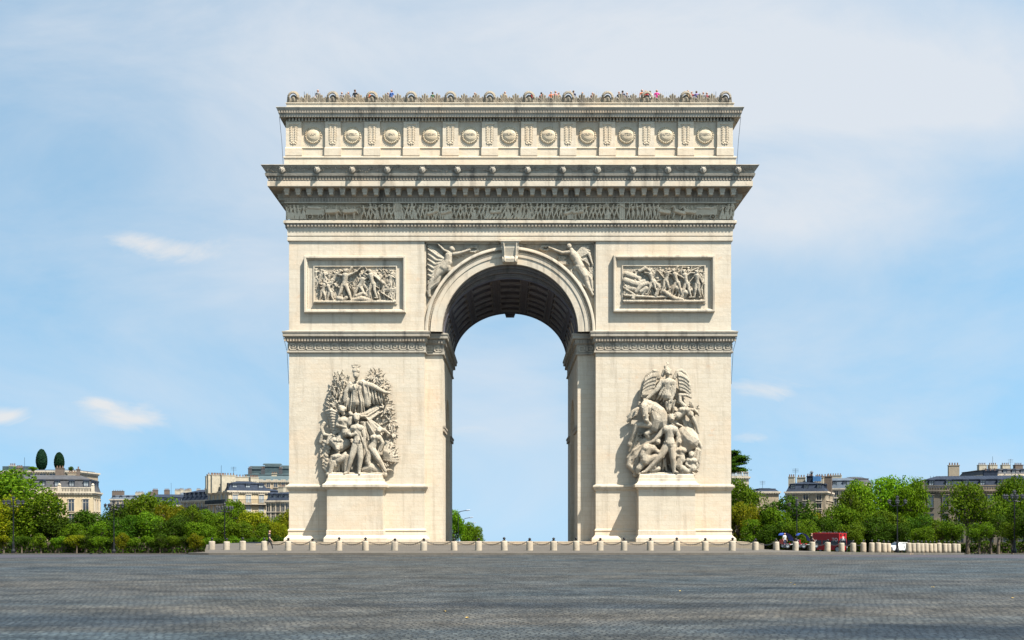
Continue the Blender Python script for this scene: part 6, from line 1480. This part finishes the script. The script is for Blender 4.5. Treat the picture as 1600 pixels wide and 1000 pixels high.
# ================================================================== PEOPLE
def person_mesh(pose, seed):
    R = random.Random(seed); mb = MB(); c = lambda p, q_, a, b: mb.cap(p, q_, a, b, 8)
    st = {'stand': .0, 'walk': .28, 'lean': .05, 'wave': .04}[pose]
    c((0, 0, 1.62), (0, -.02, 1.66), .095, .105); c((0, -.1, 1.62), (0, -.105, 1.6), .02, .022); c((0, .0, 1.48), (0, 0, 1.56), .055, .05)
    for s in (-1, 1): c((s * .1, 0, 1.63), (s * .105, 0, 1.61), .018, .016)
    c((0, 0, 1.40), (0, 0, 1.1), .135, .115); c((-.13, 0, 1.40), (.13, 0, 1.40), .085, .085); c((0, 0, 1.1), (0, .01, .95), .12, .14)
    for s in (-1, 1):
        ph = s * st; hip = (s * .09, 0, .92); kn = (s * .1, -ph * .6 - .02, .5); an = (s * .1, -ph + (.14 if ph < 0 else 0), .1)
        c(hip, kn, .095, .065); c(kn, an, .062, .042); c(an, (an[0], an[1] - .15, .05), .045, .035)
        if pose == 'wave' and s > 0: sh, el, ha = (s * .2, 0, 1.4), (s * .34, -.05, 1.55), (s * .36, -.1, 1.82)
        elif pose == 'lean': sh, el, ha = (s * .2, 0, 1.4), (s * .26, -.1, 1.18), (s * .12, -.32, 1.15)
        else: sh, el, ha = (s * .2, 0, 1.4), (s * .25, ph * .5 + .02, 1.12), (s * .24, ph * .8 - .12, .88)
        c(sh, el, .055, .045); c(el, ha, .042, .03)
        h = Vector(ha); d = (h - Vector(el)).normalized(); c(h, h + d * .07, .035, .03)
        for k in range(4): c(h + d * .06 + Vector((0, (k - 1.5) * .018, 0)), h + d * (.13 + .01 * (k % 3)) + Vector((0, (k - 1.5) * .02 - .01, 0)), .011, .009)
        c(h + d * .02, h + d * .06 + Vector((-s * .04, -.02, 0)), .012, .01)
    return remesh(mb, .02, 'person', 1)
PB = {p: person_mesh(p, 1) for p in ('stand', 'walk', 'lean', 'wave')}
hairm = {k: plain(k + ' hair', c_, .8) for k, c_ in (('dark', (.02, .015, .012)), ('brown', (.08, .045, .025)))}
cloth = {}
def cmat(c_):
    if c_ not in cloth: cloth[c_] = plain('cloth %d' % len(cloth), c_, .85)
    return cloth[c_]
hm_ = MB(); hm_.cap((0, .025, 1.68), (0, .035, 1.66), .103, .108); hair_me = remesh(hm_, .02, 'hair', 0)
def person(loc, rz, pose, top, legs, lab, group, hair='dark', sc_=1.0, bare=True):
    me = PB[pose].copy(); me.materials.clear()
    for m_ in (M['skin'], cmat(top), cmat(legs), M['tyre']): me.materials.append(m_)
    idx = []
    for p in me.polygons:
        z = p.center.z; x = abs(p.center.x)
        idx.append(0 if z > 1.475 and x < .14 or (x > .22 and z < 1.2) or (pose == 'wave' and x > .3 and z > 1.5) or (pose == 'lean' and p.center.y < -.2 and z > 1) else (1 if z > 1.0 else (3 if z < .09 else 2)))
    me.polygons.foreach_set('material_index', idx)
    me.polygons.foreach_set('use_smooth', [True] * len(me.polygons))
    r = bpy.data.objects.new('person', me); COL.objects.link(r); r.location = loc; r.rotation_euler = (0, 0, rz); r.scale = (sc_,) * 3
    tag(r, lab, 'person', group)
    hh = bpy.data.objects.new('hair', hair_me.copy()); hh.data.materials.append(hairm[hair]); COL.objects.link(hh); hh.parent = r
    return r
navy, blk, red, org, pink, wht, gry, blu, tan, grn = (.02, .03, .07), (.012, .012, .014), (.40, .03, .03), (.42, .12, .05), (.55, .04, .22), (.5, .5, .5), (.15, .15, .16), (.05, .12, .35), (.28, .2, .12), (.05, .12, .06)
PT = [(497, 3, 'stand', gry, blk, 'person in grey behind the parapet between the first and second crest masks'), (534, 0, 'lean', gry, navy, 'person in pale grey leaning over the parapet right of the second mask'),
 (544, .3, 'stand', navy, blk, 'dark clothed person behind the parapet, left of the tall dark figure'), (555, 1.2, 'stand', blk, blk, 'tall figure all in black standing highest on the left parapet'),
 (577, 0, 'lean', org, gry, 'person in orange beside the third crest mask from left'), (606, 0, 'stand', navy, blk, 'person in navy between the third and fourth crest masks'), (612, .9, 'stand', blu, blk, 'shorter person in blue close right of the one in navy'),
 (676, 0, 'stand', grn, blk, 'person in dark green between the fourth and fifth crest masks'), (742, 0, 'lean', blk, navy, 'person in black between the fifth and sixth crest masks'), (789, 0, 'stand', tan, blk, 'person in tan between the sixth and seventh crest masks'),
 (831, .1, 'stand', red, blk, 'person in red partly hidden by the seventh crest mask'), (846, .1, 'stand', red, gry, 'person in a bright red top just right of the seventh crest mask'), (861, 0, 'lean', org, tan, 'person in coral orange bending between the seventh and eighth crest masks'), (868, .6, 'lean', (.4, .12, .12), tan, 'person in faded rose right next to the one in coral orange'), (873, 0, 'stand', tan, org, 'person in brown between the seventh and eighth crest masks'),
 (896, .5, 'wave', navy, blk, 'person in navy raising one arm right of the eighth crest mask'), (910, 0, 'stand', gry, blk, 'person in dark grey between the eighth and ninth crest masks'), (926, 0, 'stand', (.2, .04, .06), blk, 'person in maroon left of the ninth crest mask'),
 (967, 0, 'stand', blk, blk, 'person in black at left of the trio between the ninth and tenth masks'), (973, .7, 'stand', navy, blk, 'taller person in navy in the trio between the ninth and tenth masks'), (980, 0, 'stand', gry, blk, 'person in grey at right of the trio between the ninth and tenth masks'),
 (1003, 1.1, 'stand', org, blk, 'person in rust above the left curl of the tenth crest mask'), (1009, .9, 'lean', red, navy, 'person in dull red over the middle of the tenth crest mask'), (1016, .8, 'stand', wht, gry, 'person in white over the right curl of the tenth crest mask'),
 (1026, .9, 'stand', pink, pink, 'person in bright pink right of the tenth crest mask'), (1075, .9, 'stand', tan, blk, 'person in tan above the eleventh crest mask'), (1081, .5, 'stand', (.25, .05, .05), blk, 'person in dark red right over the eleventh crest mask'), (1088, .3, 'lean', (.16, .12, .3), wht, 'person in violet just right of the eleventh crest mask'), (1099, 0, 'stand', gry, wht, 'person in light grey midway to the last crest mask'), (1105, 0, 'stand', (.2, .04, .05), blk, 'person in wine red nearer the last crest mask')]
for i, (px, up_, pose, a, b, lab) in enumerate(PT):
    D = D0 + 1.0; z = Zp(148, -1.0) - 1.62 - .22 + up_ * .22 if px != 497 else Zp(150, -1) - 1.75
    s_ = 1.0 + (.1 if up_ >= .9 else 0)
    person(((px - VX) * D / F, 1.0 + (i % 3) * .12 - .1, 46.36), [0, .4, -.5, 2.8][i % 4], pose, a, b, lab, 'visitors on top of the arch', 'dark' if i % 3 else 'brown', 1.0 + .12 * min(up_, 1))
def ground_z(px, py, D): return CH - (py - VY) * D / F
person((W(421, 860, 94).x, 94 - D0, ground_z(421, 860.5, 94)), 1.4, 'walk', blk, blk, 'person in dark clothes walking by the bollards left of the arch', None)
CR = [(1334, 'stand', tan, navy), (1341, 'walk', wht, blk), (1352, 'stand', blk, navy), (1358, 'walk', gry, blk), (1367, 'stand', navy, blk), (1376, 'stand', wht, gry), (1386, 'walk', blk, blk), (1404, 'stand', tan, blk), (1412, 'stand', blk, blk), (1431, 'walk', navy, blk), (1438, 'stand', wht, blk), (1446, 'stand', blk, gry), (1456, 'stand', gry, blk), (1468, 'walk', blk, navy), (1480, 'stand', navy, blk)]
cnm = {tan: 'tan', wht: 'white', blk: 'black', gry: 'grey', navy: 'navy'}
seen = {}
for i, (px, pose, a, b) in enumerate(CR):
    zn = 'between the red bus and the white car' if px < 1400 else 'beyond the white car'; k = (cnm[a], zn); seen[k] = seen.get(k, 0) + 1
    wh = {1: 'first from left ', 2: 'second from left ', 3: 'third from left ', 4: 'fourth from left '}[seen[k]] if sum(1 for c_ in CR if (cnm[c_[2]], 'between the red bus and the white car' if c_[0] < 1400 else 'beyond the white car') == k) > 1 else ''
    D = 176 + (i * 7) % 5; person(((px - VX) * D / F, D - D0, CH - 46.5 * D / F), i * 1.3, pose, a, b, f'{wh}person in {cnm[a]} top {zn}', 'passers-by behind the right bollards', 'brown' if i % 3 == 0 else 'dark')

# ================================================================== VEHICLES
def wheel(parent, loc, R_, wd):
    mb = MB(); n = 18; pr = [(R_ * .62, -wd / 2), (R_ * .95, -wd / 2), (R_, -wd / 3), (R_, wd / 3), (R_ * .95, wd / 2), (R_ * .62, wd / 2)]
    for r_, y in pr:
        for k in range(n): a = 2 * PI * k / n; mb.v.append((r_ * math.cos(a), y, r_ * math.sin(a)))
    for j in range(len(pr) - 1):
        for k in range(n): mb.f.append((j * n + k, j * n + (k + 1) % n, (j + 1) * n + (k + 1) % n, (j + 1) * n + k))
    o = mb.build('wheel', 'tyre', parent, loc); mb = MB()
    for k in range(n): a, b = 2 * PI * k / n, 2 * PI * (k + 1) / n; q = R_ * .63; mb.poly([(0, -wd / 2 + .02, 0), (q * math.cos(a), -wd / 2, q * math.sin(a)), (q * math.cos(b), -wd / 2, q * math.sin(b))]); mb.poly([(0, wd / 2 - .02, 0), (q * math.cos(b), wd / 2, q * math.sin(b)), (q * math.cos(a), wd / 2, q * math.sin(a))])
    mb.build('rim', 'chrome', o); return o
# red open-top bus, nose to the right
D = 156; zb = zlow(D) + .1; top = CH - (833 - VY) * D / F; H = top - zb
bus = empty('open_top_bus', ((1299 - VX) * D / F, D - D0 + 1, zb), math.radians(-52), 'red open-top double-deck bus parked behind the bollards right of the arch', 'bus')
Lb, Wb = 4.6, 1.8
mb = MB(); mb.box(-Lb / 2, Lb / 2, -Wb / 2, Wb / 2, .35, H - .02); mb.box(-Lb / 2 + .1, Lb / 2 - .1, -Wb / 2 + .1, Wb / 2 - .1, H - .02, H + .02)
bdy = mb.build('body', 'busred', bus); bv = bdy.modifiers.new('b', 'BEVEL'); bv.width = .12; bv.segments = 3
mb = MB()
for s in (-1, 1):
    a, b = sorted((s * (Wb / 2 + .004), s * (Wb / 2 + .02)))
    for k in range(4): mb.box(-Lb / 2 + .4 + k * 1.4, -Lb / 2 + 1.6 + k * 1.4, a, b, 1.1, 1.75)
mb.build('window_band', 'glass', bus)
mb = MB(); mb.box(Lb / 2 + .004, Lb / 2 + .02, -Wb / 2 + .15, Wb / 2 - .15, .95, 2.05); mb.box(-Lb / 2 - .02, -Lb / 2 - .004, -Wb / 2 + .4, Wb / 2 - .4, 1.3, 2.05); mb.build('windscreen', 'glass', bus)
for x_ in (-2.0, 2.0):
    for s in (-1, 1): wheel(bus, (x_, s * (Wb / 2 - .12), .48), .48, .28)
for s in (-1, 1):
    mb = MB(); mb.lathe([(.14, 0), (.14, .04)], n=10); o = mb.build('headlight', 'carwhite', bus, (Lb / 2 + .01, s * .9, .7)); o.rotation_euler = (0, PI / 2, 0)
mb = MB()
for k in range(5): x_ = -Lb / 2 + .8 + k * 1.0; mb.box(x_, x_ + .1, -Wb / 2 + .25, -.25, H, H + .2); mb.box(x_, x_ + .1, .25, Wb / 2 - .25, H, H + .2)
mb.build('upper_deck_seats', 'tyre', bus)
t = text_mesh('TO', .7, .02); o = link('lettering', t, 'carwhite', bus, (1.6, -Wb / 2 - .02, H - .95)); o.rotation_euler = (PI / 2, 0, 0)
t = text_mesh('R', .8, .02); o = link('lettering', t, 'carwhite', bus, (Lb / 2 + .02, 0.1, H - .8)); o.rotation_euler = (PI / 2, 0, PI / 2)
# white car
D = 157; zb = zlow(D) + .15
car = empty('parked_car', ((1407 - VX) * D / F, D - D0, zb), math.radians(200), 'white hatchback with a dark windscreen seen low through the gap between the right bollards', 'car')
prof = [(-2.0, .3), (-2.05, .7), (-1.95, .95), (-1.5, 1.02), (-.9, 1.42), (.6, 1.45), (1.35, .98), (1.95, .82), (2.05, .55), (2.0, .3)]
mb = MB()
for s in (-1, 1):
    mb.poly([(x_, s * (.82 if z_ < 1.1 else .62), z_) for x_, z_ in (prof if s < 0 else prof[::-1])])
for (xa, za), (xb, zb_) in zip(prof, prof[1:] + prof[:1]):
    wa = .82 if za < 1.1 else .62; wb = .82 if zb_ < 1.1 else .62; mb.quad((xa, -wa, za), (xa, wa, za), (xb, wb, zb_), (xb, -wb, zb_))
o = mb.build('body', 'carwhite', car)
mb = MB(); mb.quad((.66, -.56, 1.42), (1.28, -.7, 1.04), (1.28, .7, 1.04), (.66, .56, 1.42)); mb.v = [(x_ + .02, y_, z_ + .02) for x_, y_, z_ in mb.v]; mb.build('windscreen', 'glass', car)
mb = MB()
for s in (-1, 1): mb.quad((-1.3, s * .78, 1.04), (1.1, s * .78, 1.04), (.55, s * .65, 1.38), (-.85, s * .65, 1.38))
mb.build('side_window', 'glass', car)
for x_ in (-1.25, 1.3):
    for s in (-1, 1): wheel(car, (x_, s * .76, .31), .31, .2)
for s in (-1, 1): mb = MB(); mb.cap((1.98, s * .6, .68), (1.99, s * .45, .68), .07, .06); mb.build('headlight', 'chrome', car)
# blue pedicabs
def pedicab(px, D, lab, rz):
    r = empty('pedicab', ((px - VX) * D / F, D - D0, CH - 44.5 * D / F + .3), rz, lab, 'pedicab', 'blue pedicabs behind the bollards'); r.scale = (.95,) * 3
    bm_ = plain('blue awning cloth', (.02, .06, .32), .7)
    mb = MB()
    for k in range(8):
        a0, a1 = -.5 + k * .33, -.5 + (k + 1) * .33
        mb.quad((-.4 + .8 * math.cos(a0 + .6), -.55, 1.1 + .8 * math.sin(a0 + .3)), (-.4 + .8 * math.cos(a1 + .6), -.55, 1.1 + .8 * math.sin(a1 + .3)), (-.4 + .8 * math.cos(a1 + .6), .55, 1.1 + .8 * math.sin(a1 + .3)), (-.4 + .8 * math.cos(a0 + .6), .55, 1.1 + .8 * math.sin(a0 + .3)))
    mb.build('canopy', bm_, r)
    mb = MB(); mb.box(-.9, 0, -.5, .5, .5, .62); mb.box(-.98, -.88, -.5, .5, .5, 1.1); mb.build('seat', 'busred', r)
    mb = MB(); mb.tube([(-.9, -.5, .45), (0, -.5, .45), (.8, 0, .5), (1.3, 0, .9)], .03, 5); mb.tube([(0, .5, .45), (.8, 0, .5)], .03, 5); mb.tube([(1.3, -.3, 1.0), (1.3, .3, 1.0)], .025, 5); mb.build('frame', 'carwhite', r)
    for loc in ((-.5, -.6, .33), (-.5, .6, .33), (1.35, 0, .33)): wheel(r, loc, .33, .07)
    mb = MB(); mb.box(.45, .75, -.1, .1, .85, .93); mb.build('saddle', 'tyre', r)
    return r
pedicab(1232, 128, 'blue hooded pedicab left of the lantern post, further from the red bus', .3); pedicab(1259, 130, 'blue hooded pedicab right of the lantern post, nearer the red bus', .1)
person((W(1226, 858, 126).x, 12, CH - 44.5 * 126 / F + .3), .4, 'stand', wht, navy, 'person in white top standing by the left pedicab', 'passers-by behind the right bollards')
person((W(1268, 858, 127).x, 13, CH - 44.5 * 127 / F + .3), 1.4, 'walk', blk, blk, 'person in black walking between the right pedicab and the red bus', 'passers-by behind the right bollards')
# fallen leaves on the setts
RL = random.Random(3); k = 0
for px, py in ((695, 956), (730, 966), (1236, 911), (1241, 914), (1458, 918), (1063, 924), (1582, 935)):
    D = (CH + .14) * F / (py - VY); mb = MB(); s = .07
    mb.poly([(s, 0, .02), (s * .5, s * .6, .03), (0, s * .4, .012), (-s * .6, s * .7, .03), (-s, 0, .012), (-s * .5, -s * .6, .025), (s * .3, -s * .5, .012)])
    o = mb.build('fallen_leaf', plain('dry leaf', (.42, .28, .06), .8), None, ((px - VX) * D / F, D - D0, -.135)); o.rotation_euler = (0, 0, px)
    where = {695: 'left of the two near centre foreground', 730: 'right of the two near centre foreground', 1236: 'rear one of the close pair right of centre', 1241: 'front one of the close pair right of centre', 1458: 'alone on the right of the cobbles', 1063: 'alone on the cobbles in front of the right pier', 1582: 'alone near the right picture edge'}[px]
    tag(o, f'dry yellow leaf on the cobbles, {where}', 'leaf', 'fallen leaves on the cobbles')
